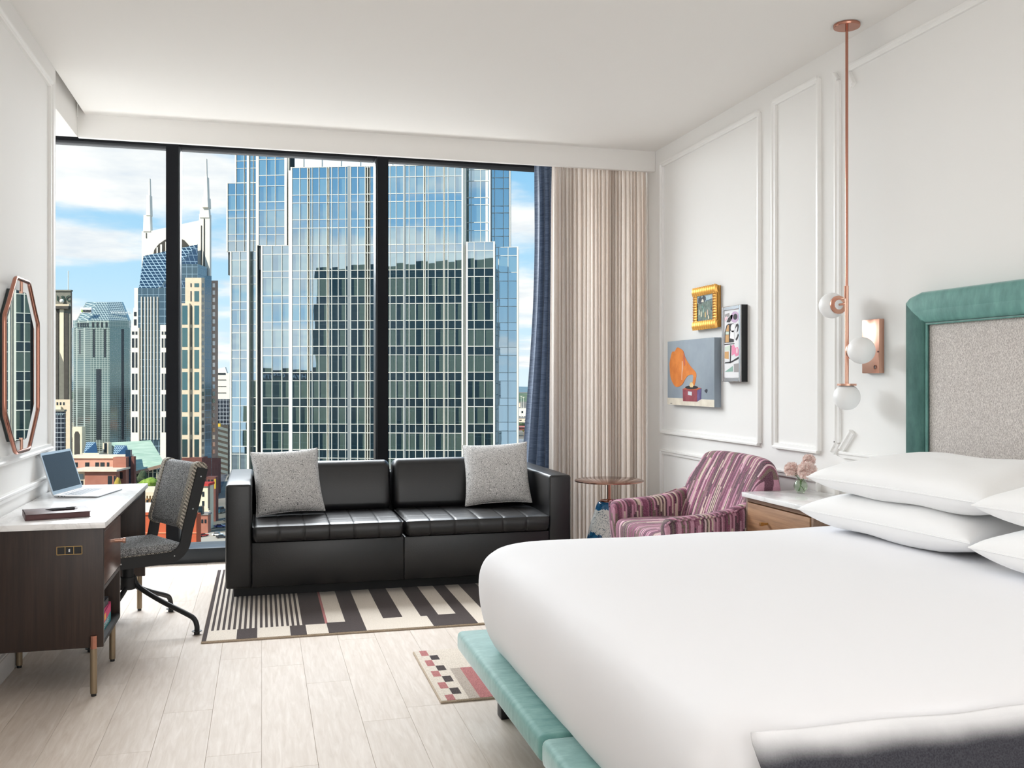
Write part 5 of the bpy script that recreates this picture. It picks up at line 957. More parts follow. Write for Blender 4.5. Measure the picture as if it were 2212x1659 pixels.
{'n':'copper_roof_hall','l':'music hall with a pale green sloped copper roof','c':'building','g':None,'p':[('roof','copper_green',[('m',[(-214.5,505,-31.86),(-191.87,505,-30.63),(-170.97,468,-39.68),(-184.08,462,-43.21),(-193.25,478,-36.83)],[(0,1,2,3,4)])]),('fascia','tan_stone',[('m',[(-184.08,462,-43.21),(-170.97,468,-39.68),(-170.97,468,-41.28),(-184.08,462,-44.78)],[(0,1,2,3)])]),('gable','cream_light',[('b',-204.96,-202.18,476,480,-37.83,-30.18)]),('gable_window','dark_glass',[('b',-204.09,-202.94,475.6,476.1,-35.02,-30.16)]),('glass_wall','hall_glass',[('b',-186.24,-170.97,468,472,-53.13,-42.65)]),('mullion','cream_light',[('b',-185.17,-184.94,467.6,468.0,-53.09,-42.61)]),('mullion','cream_light',[('b',-183.12,-182.89,467.6,468.0,-53.09,-42.61)]),('mullion','cream_light',[('b',-181.07,-180.84,467.6,468.0,-53.09,-42.61)]),('mullion','cream_light',[('b',-179.02,-178.79,467.6,468.0,-53.09,-42.61)]),('mullion','cream_light',[('b',-176.97,-176.75,467.6,468.0,-53.09,-42.61)]),('mullion','cream_light',[('b',-174.92,-174.7,467.6,468.0,-53.09,-42.61)]),('mullion','cream_light',[('b',-172.87,-172.65,467.6,468.0,-53.09,-42.61)]),('terrace','cream_light',[('b',-180.76,-165.12,452,470,-51.71,-49.95)])],'w':[]},
{'n':'brick_hall','l':'red brick hall with flat cream roofs in front of the skylights','c':'building','g':None,'p':[('upper_wall','brick_pale',[('b',-210.04,-183.4,452,458,-51.71,-35.64)]),('roof','roof_cream',[('b',-209.79,-182.77,451,459,-35.78,-34.46)]),('lower_wall','brick',[('b',-196.02,-181.58,436,440,-50.68,-40.27)]),('roof','roof_cream',[('b',-201.67,-180.53,434,450,-40.51,-39.66)]),('arcade','cream_stone',[('b',-203.53,-196.71,438,442,-50.92,-41.11)]),('corner_tower','brick',[('b',-187.26,-181.18,446,450,-51.87,-34.93)]),('side_wall','brick_dark',[('b',-180.72,-178.86,450,452,-52.35,-34.82)])],'w':[('dark_glass',-209.16,-206.52,-40.04,-37.84,451.85,0.4),('dark_glass',-202.99,-201.01,-40.04,-37.84,451.85,0.4),('dark_glass',-198.15,-196.39,-40.04,-37.84,451.85,0.4),('dark_glass',-195.73,-193.75,-40.04,-37.84,451.85,0.4),('dark_glass',-192.64,-191.54,-40.04,-37.84,451.85,0.4),('dark_glass',-185.4,-183.49,-50.68,-42.61,435.85,0.4),('dark_glass',-182.64,-181.79,-50.68,-42.61,435.85,0.4),('dark_glass',-185.31,-182.7,-44.92,-41.88,445.85,0.4),('pale_glass',-202.89,-197.56,-44.52,-41.96,437.85,0.4),('dark_glass',-202.89,-197.56,-47.08,-44.95,437.85,0.4)]},
{'n':'ornate_block','l':'old brick block with a cream cornice behind the desk edge','c':'building','g':None,'p':[('body','tan_brick',[('b',-136.12,-127.04,345,348,-55.62,-40.49)]),('cornice','cream_stone',[('b',-135.89,-126.51,344,348,-40.54,-39.37)]),('roof','roof_cream',[('b',-136.18,-127.58,346,348.5,-39.6,-37.58)]),('bracket','cream_light',[('b',-132.55,-132.22,343.6,344.6,-41.5,-40.49)]),('bracket','cream_light',[('b',-131.55,-131.21,343.6,344.6,-41.5,-40.49)]),('bracket','cream_light',[('b',-130.54,-130.21,343.6,344.6,-41.5,-40.49)]),('bracket','cream_light',[('b',-129.54,-129.21,343.6,344.6,-41.5,-40.49)]),('bracket','cream_light',[('b',-128.54,-128.2,343.6,344.6,-41.5,-40.49)]),('bracket','cream_light',[('b',-127.53,-127.2,343.6,344.6,-41.5,-40.49)])],'w':[('dark_glass',-132.67,-132.0,-43.52,-42.17,344.85,0.4),('dark_glass',-131.16,-130.49,-43.52,-42.17,344.85,0.4),('dark_glass',-129.65,-128.98,-43.52,-42.17,344.85,0.4),('dark_glass',-128.14,-127.46,-43.52,-42.17,344.85,0.4)]},
{'n':'white_roof_block','l':'low building with a flat white roof between ornate block and red block','c':'building','g':None,'p':[('body','cream_light',[('b',-132.7,-125.29,338,340,-52.82,-43.1)]),('roof','white_stone',[('b',-131.68,-124.01,335,338,-45.48,-42.22)])],'w':[]},
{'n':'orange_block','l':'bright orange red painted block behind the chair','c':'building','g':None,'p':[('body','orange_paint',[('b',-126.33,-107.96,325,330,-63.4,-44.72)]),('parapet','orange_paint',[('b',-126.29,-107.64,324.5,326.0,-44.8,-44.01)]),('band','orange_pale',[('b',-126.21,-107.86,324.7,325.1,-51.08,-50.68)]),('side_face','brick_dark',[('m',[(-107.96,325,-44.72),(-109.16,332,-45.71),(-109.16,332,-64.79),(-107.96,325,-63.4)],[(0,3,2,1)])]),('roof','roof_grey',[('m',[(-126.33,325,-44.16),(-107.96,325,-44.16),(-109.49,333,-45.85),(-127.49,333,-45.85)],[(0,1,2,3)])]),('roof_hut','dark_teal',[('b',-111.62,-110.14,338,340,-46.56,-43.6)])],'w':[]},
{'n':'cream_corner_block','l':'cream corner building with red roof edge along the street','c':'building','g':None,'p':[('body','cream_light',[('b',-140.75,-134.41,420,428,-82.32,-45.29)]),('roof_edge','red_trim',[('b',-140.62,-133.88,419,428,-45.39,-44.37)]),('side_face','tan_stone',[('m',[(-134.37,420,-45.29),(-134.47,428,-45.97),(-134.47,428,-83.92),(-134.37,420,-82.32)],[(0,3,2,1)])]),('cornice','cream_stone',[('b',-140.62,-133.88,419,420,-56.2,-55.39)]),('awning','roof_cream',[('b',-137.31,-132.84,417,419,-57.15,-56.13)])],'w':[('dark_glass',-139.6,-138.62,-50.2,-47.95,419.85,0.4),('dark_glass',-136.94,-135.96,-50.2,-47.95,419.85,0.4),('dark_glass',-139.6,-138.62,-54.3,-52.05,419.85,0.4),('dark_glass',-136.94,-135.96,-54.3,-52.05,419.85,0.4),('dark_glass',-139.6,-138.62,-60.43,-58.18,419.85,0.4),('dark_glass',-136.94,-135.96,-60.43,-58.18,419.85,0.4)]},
{'n':'brick_street_block','l':'dark brick block with a tall yellow sign by the street','c':'building','g':None,'p':[('body','brick_dark',[('b',-143.38,-139.04,446,450,-63.61,-44.05)]),('sign','yellow',[('b',-139.06,-138.52,444,445,-49.47,-44.93)])],'w':[('dark_glass',-142.66,-141.92,-47.1,-45.36,445.85,0.4),('dark_glass',-141.14,-140.4,-47.1,-45.36,445.85,0.4),('dark_glass',-142.66,-141.92,-50.14,-48.4,445.85,0.4),('dark_glass',-141.14,-140.4,-50.14,-48.4,445.85,0.4),('dark_glass',-142.66,-141.92,-53.18,-51.44,445.85,0.4),('dark_glass',-141.14,-140.4,-53.18,-51.44,445.85,0.4)]},
{'n':'brick_street_block','l':'low red brick shop row beside the street cars','c':'building','g':None,'p':[('body','brick',[('b',-136.33,-131.53,411,415,-67.52,-56.91)]),('roof','roof_grey',[('b',-136.37,-131.17,410.5,415.5,-57.04,-56.24)])],'w':[('dark_glass',-135.73,-134.93,-60.51,-58.91,410.85,0.4),('dark_glass',-134.33,-133.53,-60.51,-58.91,410.85,0.4),('dark_glass',-132.93,-132.13,-60.51,-58.91,410.85,0.4)]},
{'n':'parking_garage','l':'parking garage with slanted cream decks between two towers','c':'building','g':None,'p':[('deck','cream_light',[('m',[(-201.36,650,-29.99),(-199.78,668,-32.81),(-199.78,668,-34.77),(-201.36,650,-31.89)],[(0,3,2,1)])]),('deck','cream_light',[('m',[(-201.36,650,-33.64),(-199.78,668,-36.56),(-199.78,668,-38.51),(-201.36,650,-35.54)],[(0,3,2,1)])]),('deck','cream_light',[('m',[(-201.36,650,-37.28),(-199.78,668,-40.3),(-199.78,668,-42.25),(-201.36,650,-39.18)],[(0,3,2,1)])]),('deck','cream_light',[('m',[(-201.36,650,-40.92),(-199.78,668,-44.04),(-199.78,668,-45.99),(-201.36,650,-42.82)],[(0,3,2,1)])]),('deck','cream_light',[('m',[(-201.36,650,-44.56),(-199.78,668,-47.78),(-199.78,668,-49.73),(-201.36,650,-46.46)],[(0,3,2,1)])]),('deck','cream_light',[('m',[(-201.36,650,-48.2),(-199.78,668,-51.52),(-199.78,668,-53.48),(-201.36,650,-50.1)],[(0,3,2,1)])]),('deck','cream_light',[('m',[(-201.36,650,-51.84),(-199.78,668,-55.27),(-199.78,668,-57.22),(-201.36,650,-53.74)],[(0,3,2,1)])]),('deck','cream_light',[('m',[(-201.36,650,-55.48),(-199.78,668,-59.01),(-199.78,668,-60.96),(-201.36,650,-57.38)],[(0,3,2,1)])]),('deck','cream_light',[('m',[(-201.36,650,-59.12),(-199.78,668,-62.75),(-199.78,668,-64.7),(-201.36,650,-61.02)],[(0,3,2,1)])]),('core','dark_stone',[('b',-207.23,-200.05,670,673,-70.12,-30.31)]),('sign','yellow',[('b',-200.74,-198.85,648,649,-30.53,-28.32)])],'w':[]},
{'n':'grid_office','l':'dark office block with a white window grid behind the garage','c':'building','g':None,'p':[('body','night_grid',[('b',-223.75,-214.63,720,724,-40.38,-13.03)])],'w':[]},
{'n':'white_hall','l':'white building with a curved roof screen far behind the garage','c':'building','g':None,'p':[('body','white_stone',[('b',-280.57,-267.41,900,904,-24.51,7.93)]),('roof_screen','white_stone',[('p',[(-281.24,7.96),(-279.48,12.37),(-273.31,13.69),(-271.54,7.96)],905,909)]),('window_band','dark_glass',[('b',-278.66,-271.21,899.5,900.0,6.61,8.14)]),('floor_line','dark_stone',[('b',-279.53,-270.77,899.5,900.0,1.35,1.79)]),('floor_line','dark_stone',[('b',-279.53,-270.77,899.5,900.0,-4.78,-4.35)]),('floor_line','dark_stone',[('b',-279.53,-270.77,899.5,900.0,-10.92,-10.48)])],'w':[]},
]
TOWER={'C':(0,[-10.6,-9.56,-8.61,-8.35,-8.03,-7.17,-6.19,-5.94,-5.6,-4.79,-3.89,-3.25,-2.39,-1.48,-1.2,-0.88,-0.17,0.68,1.58,2.32,3.23,3.91,4.7,5.69,5.89,6.23,7.1,8.09,8.25,8.65,9.49,10.39],[27.23,25.88,23.87,22.92,20.87,19.84,17.72,16.75,14.65,13.67,11.54,10.59,8.54,7.51,5.46,4.4,2.27,1.27,-0.86,-1.89,-3.99,-5.04,-7.11,-8.12,-10.25,-11.2,-13.3]),'A':(7,[-21.41,-20.25,-19.12,-17.92,-17.45],[26.96,25.43,23.44,22.42,20.32,19.43,18.05]),'Aup':(8,[-20.63,-19.49,-18.28,-17.81],[33.46,32.49,30.07,29.1,27.21]),'Alow':(4,[-19.75,-18.58,-17.46,-16.38],[17.63,16.55,14.52,13.5,11.27,10.24,8.4,7.34,5.14,4.08,2.29,1.26,-0.88,-1.91,-3.96,-4.99,-7.04,-8.04,-10.1,-11.15]),'B':(3,[-15.84,-14.77,-13.64,-12.42,-11.98],[31.0,29.01,27.02,25.69,23.69,22.65,20.56,19.57,18.24]),'Blow':(1,[-14.66,-13.37,-12.14,-11.09],[17.89,16.83,14.75,13.95,11.73,10.76,8.5,7.51,5.37,4.34,2.26,1.24,-0.85,-1.84,-4.01,-5.04,-7.15,-8.17,-10.11,-11.14]),'D':(2,[10.55,11.17,12.34,13.47],[30.23,29.27,27.03,25.65,23.62,22.74,20.59,19.6,18.19]),'Dlow':(-0.5,[11.01,11.88,13.11,14.26],[17.83,16.8,14.7,13.71,11.58,10.64,8.48,7.43,5.39,4.34,2.29,1.27,-0.81,-1.83,-3.9,-4.95,-7.0,-7.99,-10.09]),'E':(6,[13.23,13.67,14.81,15.57],[32.34,31.17,28.72,26.85,25.48,23.29,22.42,20.43,19.47,17.75]),'Elow':(4,[13.93,14.36,15.55,16.74],[17.81,16.75,14.68,13.62,11.44,10.47,8.46,7.49,5.39,4.39,2.27,1.24,-0.89,-1.8,-3.87,-4.96,-6.97,-8.06,-10.06])}
# ------------------------------------------------------------------ the city outside (metres; street 66 m below the camera)
GROUND = -65.0
CITYM = rot(-PSI)                                   # street grid: x right, y away
P0 = (-16.301, 115.0); TWM = CITYM @ tr(P0[0], P0[1], 0) @ rot(math.radians(-4.7))
def stone(name, c, v=10): return mat(name, None, .85, spec=.2, fn=speckle(tuple(max(0, q - v) for q in c), c, .35, .35, .65, 3))
def glassy(name, c, rough=.06, metal=.72): return mat(name, c, rough, metal)
def gridm(name, gl, line, sx, sz, lw, rough=.08, metal=.7, lh=None):
    """glass curtain wall too far off to tell its panes apart: pale mullion grid over reflective glass"""
    m = bpy.data.materials.new(name); m.use_nodes = True; q = NT(m.node_tree); q.N.clear()
    s_ = q.n('SeparateXYZ', Vector=oc(q)); u = q.math('ADD', s_.outputs[0], q.math('MULTIPLY', s_.outputs[1], .9))
    a = q.math('LESS_THAN', q.math('FRACT', q.math('MULTIPLY', u, 1 / sx)), lw); b = q.math('LESS_THAN', q.math('FRACT', q.math('MULTIPLY', s_.outputs[2], 1 / sz)), lw if lh is None else lh)
    f_ = q.math('MAXIMUM', a, b)
    p = q.n('BsdfPrincipled', Metallic=q.math('MULTIPLY', q.math('SUBTRACT', 1.0, f_), metal), Roughness=q.mix(f_, rough, .7, 'FLOAT'))
    q.set(p, 'Base Color', q.mix(f_, lin(gl), lin(line))); q.L.new(p.outputs[0], q.n('OutputMaterial').inputs[0]); m.diffuse_color = lin(gl); return m
CM = dict(white_stone=stone('white_stone', (236, 230, 216), 6), cream_stone=stone('cream_stone', (226, 208, 180)), cream_light=stone('cream_light', (236, 222, 192), 6), tan_stone=stone('tan_stone', (166, 140, 122)), dark_stone=stone('dark_stone', (84, 80, 74)), grey_stone=stone('grey_stone', (132, 130, 118)),
    brick=stone('red_brick', (172, 116, 98)), brick_pale=stone('pale_brick', (216, 162, 140)), brick_dark=stone('dark_brick', (122, 82, 74)), tan_brick=stone('tan_brick', (190, 150, 110)), orange_paint=stone('orange_paint', (200, 100, 68), 6), orange_pale=stone('orange_trim', (236, 150, 110)), red_trim=stone('red_trim', (196, 72, 66)), yellow=stone('yellow_sign', (222, 186, 70)),
    roof_cream=stone('cream_roof', (236, 218, 194)), roof_grey=stone('grey_roof', (150, 146, 140)), copper_green=mat('copper_green_roof', None, .7, fn=speckle((146, 176, 152), (190, 208, 186), .5, .3, .7, 4, (.25, 1, 1))),
    blue_glass=gridm('blue_curtain_glass', (88, 112, 126), (132, 156, 170), 3.2, 4.1, .07), blue_grid=gridm('sloped_blue_grid', (44, 70, 90), (150, 176, 188), 2.4, 1.9, .16, .3, .3), teal_glass=glassy('teal_glass', (92, 128, 132)), dark_glass=glassy('dark_glass', (54, 62, 68), .1, .5), dark_teal=glassy('dark_teal_glass', (52, 72, 80), .1, .5), pale_glass=glassy('pale_glass', (150, 168, 172), .1, .5),
    green_grid=gridm('grey_green_curtain_wall', (118, 138, 134), (172, 182, 174), 2.05, 1.55, .16, .06, .8), green_plain=gridm('grey_green_band', (128, 148, 142), (176, 186, 176), 2.6, 2.6, .16, .2, .5), crown_grid=gridm('crown_grid', (108, 134, 134), (190, 202, 196), 1.9, 1.5, .18, .2, .5), night_grid=gridm('dark_office_grid', (46, 54, 66), (176, 182, 186), 2.4, 3.0, .12, .1, .5),
    prism_grid=gridm('prism_grid', (96, 128, 144), (186, 208, 216), 1.0, .8, .18, .1, .6), prism_plain=glassy('prism_glass', (70, 104, 128), .08, .6), prism_dark=glassy('prism_shaft_glass', (48, 76, 104), .08, .6), hall_glass=gridm('hall_glass', (88, 104, 100), (190, 190, 176), 2.2, 2.6, .1, .1, .5),
    sign_white=mat('white_sign_board', (236, 238, 238), .6), sign_text=mat('dark_sign_letters', (52, 58, 60), .6), sign_pale=mat('pale_sign_letters', (238, 240, 236), .6), sign_green=mat('green_sign_mark', (148, 178, 62), .6), sign_darkgreen=mat('dark_green_letters', (22, 62, 48), .6))
_u = MB().box(-.5, .5, -.5, .5, -.5, .5).build('window', CM['dark_glass'], flat=True); UNITM = {}
def unit(mname):
    if mname not in UNITM:
        me = _u.data.copy(); me.name = 'window'; me.materials.clear(); me.materials.append(CM[mname]); UNITM[mname] = me
    return UNITM[mname]
SINK = {'body', 'tower_body', 'stone_slab', 'glass_body', 'side_wing', 'middle_wing', 'stone_wing', 'glass_strip', 'shaded_wing', 'lower_wing', 'brick_base', 'side_face', 'upper_wall', 'lower_wall', 'corner_tower', 'side_wall', 'glass_wall', 'core', 'stair_tower', 'shaft'}
for d in CITY:
    ptsx = [p for _, _, prs in d['p'] for pr in prs for p in ([(pr[1], pr[3])] if pr[0] == 'b' else [(pr[1][0][0], pr[2] if pr[0] == 'p' else pr[1][0][1])])]
    bx, by = ptsx[0]
    root = thing(d['n'], d['l'], d['c'], tuple(CITYM @ Vector((bx, by, GROUND))), -PSI, d['g'])
    for pn_, mn, prs in d['p']:
        m = MB(CITYM)
        for pr in prs:
            if pr[0] == 'b': m.box(*pr[1:])
            elif pr[0] == 'p': m.prism(pr[1], 'y', pr[2], pr[3])
            else: m.add(pr[1], pr[2])
        if pn_ in SINK:
            z0_, z1_ = min(p.z for p in m.v), max(p.z for p in m.v)
            for p in m.v:
                if z0_ < -36 and p.z < z0_ + .3 * (z1_ - z0_): p.z = GROUND
        m.build(pn_, CM[mn], root, flat=True)
    for mn, x0, x1, z0, z1, y, dep in d['w']:
        inst(unit(mn), 'window', root, CITYM @ tr((x0 + x1) / 2, y + dep / 2, (z0 + z1) / 2) @ Matrix.Diagonal((x1 - x0, dep, z1 - z0, 1)))
    for body, mn, x, y, z, size, wd, yaw in d.get('texts', []):
        textobj(body, 'sign_letters', CM[mn], size, root, CITYM @ tr(x, y, z) @ rot(math.radians(yaw)) @ Matrix.Rotation(math.pi / 2, 4, 'X'), wd, ext=.3)
    if 'ball' in d:
        x, y, z, r = d['ball']; MB(CITYM).ball((x, y, z), r, 20, 12).build('ball', CM['white_stone'], root, label='white ball above the cornice')
bpy.data.objects.remove(_u)

# ---- the big glass tower
def towerpane(name, dark):
    m = bpy.data.materials.new(name); m.use_nodes = True; q = NT(m.node_tree); q.N.clear()
    r = q.n('ObjectInfo').outputs['Random']; s_ = q.n('SeparateXYZ', Vector=oc(q))
    if dark: inner = q.ramp(q.noise(oc(q), 3, 2), [(.3, (44, 62, 68)), (.7, (62, 82, 88))])
    else:
        edge = q.math('SUBTRACT', q.math('MULTIPLY', q.math('FRACT', q.math('MULTIPLY', r, 7.31)), .8), .55)
        cur = q.math('GREATER_THAN', s_.outputs[0], edge)
        bl = q.math('LESS_THAN', s_.outputs[2], q.math('SUBTRACT', .62, q.math('MULTIPLY', q.math('FRACT', q.math('MULTIPLY', r, 13.7)), .35)))
        pleat = q.noise(q.maps(oc(q), (14, 1, .4)), 2, 2)
        curc = q.ramp(pleat, [(.3, (104, 126, 116)), (.7, (140, 160, 142))])
        inner = q.mix(q.math('MULTIPLY', cur, .85), lin((40, 60, 66)), curc)
    b = q.n('BsdfDiffuse', Color=inner)
    bump = q.n('Bump', Strength=.07, Distance=.02, Height=q.noise(q.n('NewGeometry').outputs['Position'], .35, 2))
    gl = q.n('BsdfGlossy', Color=lin((206, 228, 244)), Roughness=.012); q.set(gl, 'Normal', bump)
    mx = q.n('MixShader', Fac=.72 if dark else .66); q.L.new(b.outputs[0], mx.inputs[1]); q.L.new(gl.outputs[0], mx.inputs[2])
    q.L.new(mx.outputs[0], q.n('OutputMaterial').inputs[0]); return m
TPW, TPS = towerpane('tower_window_glass', False), towerpane('tower_spandrel_glass', True)
MULL = mat('cream_mullion', (232, 230, 218), .6, spec=.3); GREYC = mat('grey_channel', (140, 146, 146), .5, .3); CORE = mat('tower_core', (34, 44, 48), .4)
tower = thing('glass_tower', 'huge reflective glass tower with cream mullions filling the middle of the window view', 'tower', tuple(TWM @ Vector((0, 0, GROUND))))
def panebox(mt, nm):
    o = MB().box(-.5, .5, -.5, .5, -.5, .5).build(nm, mt, flat=True); me = o.data; bpy.data.objects.remove(o); return me
PWM, PSM = panebox(TPW, 'pane'), panebox(TPS, 'spandrel')
allp = []; rn = random.Random(4)
# section -> (u0,u1) extents, bottoms and tops of the mass
for sec, (v, us, zs) in TOWER.items():
    zs = sorted(zs); top = zs[-1]
    low = -65 if sec in ('C', 'Alow', 'Blow', 'Dlow', 'Elow') else zs[0] - 3
    if sec in ('B', 'D', 'Aup', 'E'): top += 22
    MB(TWM).box(us[0], us[-1], v + .3, v + (2 if us[0] > 10 else 14), low, top - .05).build('mass', CORE, tower)
    gap = us[-1] - us[0]
    for a, b in zip(us, us[1:]):
        if b - a < .32: continue
        for j, (z0, z1) in enumerate(zip(zs, zs[1:])):
            allp.append((b - a, z1 - z0, a, b, z0, z1, v, (z1 - z0) < 1.35))
    thick = .032
    for i, a in enumerate(us):
        w_ = .10 if i in (0, len(us) - 1) else thick
        MB(TWM).box(a - w_, a + w_, v - .12, v + .28, max(zs[0], -16), top + .05).build('mullion', MULL, tower, flat=True)
    for z in zs:
        MB(TWM).box(us[0], us[-1], v - .06, v + .2, z - .034, z + .034).build('transom', MULL, tower, flat=True)
allp.sort(key=lambda q: -q[0] * q[1]); small = [MB(TWM), MB(TWM)]
for k, (w_, h_, a, b, z0, z1, v, sp_) in enumerate(allp):
    tilt = rot((rn.random() - .5) * .005, (rn.random() - .5) * .004)
    if v >= 4 and a > 10: tilt = rot(.13) @ tilt
    mw = TWM @ tr((a + b) / 2, v + .05, (z0 + z1) / 2) @ tilt @ Matrix.Diagonal((w_, .06, h_, 1))
    if k < 296: inst(PSM if sp_ else PWM, 'spandrel' if sp_ else 'pane', tower, mw)
    else: small[1 if sp_ else 0].box(-.5, .5, -.5, .5, -.5, .5, xf=TWM.inverted() @ mw)
small[0].build('small_panes', TPW, tower, kind='stuff', flat=True); small[1].build('small_spandrels', TPS, tower, kind='stuff', flat=True)
MB(TWM).box(-3.66, -3.24, -.10, .2, -16, 27.3).build('grey_channel', GREYC, tower); MB(TWM).box(3.23, 3.47, -.10, .2, -16, 27.3).build('grey_channel', GREYC, tower)
# taller glazed storey above the main front; its cloud reflection is painted pale
MB(TWM).box(-10.6, 3.3, 1.2, 12, 27.3, 40).build('upper_mass', mat('cloud_reflection_glass', (232, 236, 238), .3, .2), tower)
MB(TWM).box(3.3, 10.6, 1.2, 12, 27.3, 40).build('upper_mass', TPS, tower)
for x in (-9.5, -7.2, -4.8, -2.4, -.2, 1.6, 3.3, 4.7, 6.9, 8.4): MB(TWM).box(x - .05, x + .05, 1.0, 1.3, 27.3, 40).build('mullion', MULL, tower)
for a, b, v in ((-11.95, -10.62, 1.5), (-11.1, -10.55, .4), (-17.4, -16.75, 3.2), (10.42, 10.72, .2), (12.95, 13.5, 2.0)):
    MB(TWM).box(a, a + .28, v, v + .5, -16, 45 if a < -11.5 or a > 10 else 27).build('corner_fin', MULL, tower)
# ---- the wing of this building that the tower's glass mirrors
HOTG = gridm('hotel_curtain_wall', (52, 72, 76), (78, 94, 92), 3.4, 3.1, .06, .12, .3)
HOTB = gridm('hotel_lower_wing', (62, 84, 80), (92, 108, 100), 3.8, 3.1, .06, .12, .3)
ht = thing('hotel_wing', 'dark glazed wing of this hotel, seen only mirrored in the glass tower', 'building', (-40, 0, GROUND))
MB().box(-73.5, -1.95, -18, 7.66, GROUND, 30.5).build('facade', HOTG, ht, flat=True)
MB().box(-1.95, 3.1, -18, 7.66, 3.4, 30.5).build('facade', HOTG, ht, flat=True)
MB().box(-1.95, 3.1, -18, 7.66, GROUND, -.15).build('facade', HOTG, ht, flat=True)
MB().box(3.1, 5.2, -18, 7.66, GROUND, 30.5).build('facade', HOTG, ht, flat=True)
MB().box(-100, -73.5, -18, 7.66, GROUND, 1.6).build('low_wing', HOTB, ht, flat=True)
MB().box(-93.5, -73.5, 4, 7.66, 1.6, 4.2).build('roof_screen', mat('roof_screen', (48, 54, 58), .6), ht, flat=True)
MB().box(-98, -95, 0, 4, 1.6, 3.4).build('roof_unit', CM['dark_stone'], ht)
textobj('HYATT CENTRIC', 'roof_letters', mat('pale_roof_letters', (206, 210, 210), .5), 1.5, ht, tr(-76.2, 7.72, 2.1) @ rot(math.pi) @ Matrix.Rotation(math.pi / 2, 4, 'X'), 16.5, ext=.12)

# ---- ground, street, river, hills
def region(name, pts, z, m_, label=None, cat=None, t=.3):
    o = MB(CITYM).prism(pts, 'z', z - t, z).build(name, m_, flat=True)
    if label: tag(o, label, cat)
    else: o['kind'] = 'structure'
    return o
GRD = mat('city_ground', None, .95, spec=.1, fn=speckle((112, 110, 98), (158, 150, 138), .012, .35, .65, 5))
region('ground', [(-9000, -600), (9000, -600), (9000, 9000), (-9000, 9000)], GROUND, GRD, t=2)
region('street', [(-133, 330), (-112, 330), (-206, 690), (-216, 690)], GROUND + .12, mat('asphalt', None, .9, spec=.2, fn=speckle((78, 80, 84), (104, 104, 104), .2)))
region('car_park', [(-142, 385), (-116, 380), (-118, 412), (-146, 416)], GROUND + .2, mat('pale_paving', (186, 176, 158), .9))
WATERR = mat('river_water', None, .15, spec=.6, fn=speckle((86, 112, 128), (120, 142, 152), .02))
region('river', [(0, 760), (120, 700), (140, 1090), (-20, 1060)], GROUND + .4, WATERR)
def ridge(name, label, c0, c1, D, x0, x1, base, top, seed, step):
    m = MB(CITYM); n = int((x1 - x0) / step); rows_ = []
    for j, (dy, f_) in enumerate(((0, 0), (.05, .45), (.09, .8), (.13, 1), (.2, .8), (.35, 0))):
        rows_.append([(x0 + i * step, D * (1 + dy), base + (top - base) * f_ * (.62 + .6 * noise.noise(Vector((i * step / (top - base) / 9, seed, j * .12))))) for i in range(n + 1)])
    vs = [p for r_ in rows_ for p in r_]; k_ = n + 1
    m.add(vs, [(j * k_ + i, j * k_ + i + 1, (j + 1) * k_ + i + 1, (j + 1) * k_ + i) for j in range(5) for i in range(n)])
    o = m.build(name, mat(name + '_' + label.split()[0], None, .95, spec=.1, fn=speckle(c0, c1, .02, .35, .65, 4))); o['kind'] = 'structure'; return o
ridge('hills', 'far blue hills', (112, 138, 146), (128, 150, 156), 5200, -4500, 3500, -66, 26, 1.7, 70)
ridge('hills', 'near green hills', (92, 112, 92), (126, 138, 108), 2900, -2600, 2200, -66, -6, 4.2, 40)
wh = 0
for i, (x, y, wd, hh, dp, lab) in enumerate(((30, 1750, 34, 15, 30, 'largest pale warehouse across the river'), (5, 1850, 22, 22, 20, 'tall cream warehouse across the river, left of the largest one'), (52, 1980, 30, 12, 25, 'low white warehouse across the river beside the curtain'), (22, 1500, 26, 6, 18, 'flat pale shed nearest the river trees'))):
    t = thing('warehouse', lab, 'building', tuple(CITYM @ Vector((x, y, GROUND))), -PSI)
    MB(CITYM).box(x - wd / 2, x + wd / 2, y, y + dp, GROUND, GROUND + hh).build('body', CM['roof_cream'] if i % 2 else CM['white_stone'], t)
    MB(CITYM).box(x - wd / 2 - .5, x + wd / 2 + .5, y - .5, y + dp, GROUND + hh, GROUND + hh + 1).build('roof', CM['roof_grey'], t)
    for k in range(3): inst(unit('dark_glass'), 'window', t, CITYM @ tr(x - wd / 3 + k * wd / 3, y, GROUND + hh * .5) @ Matrix.Diagonal((wd * .14, .4, hh * .25, 1)))
LEAFG = [mat('leaf_green', None, .9, spec=.1, fn=speckle((70, 92, 50), (128, 146, 76), .6, .3, .7, 4)), mat('leaf_dark', None, .9, spec=.1, fn=speckle((52, 66, 50), (92, 104, 78), .4, .3, .7, 4)), mat('leaf_yellow', None, .9, spec=.1, fn=speckle((150, 128, 58), (196, 170, 84), .6, .3, .7, 4)), mat('leaf_bright', None, .9, spec=.1, fn=speckle((98, 128, 50), (160, 182, 86), .7, .3, .7, 4))]
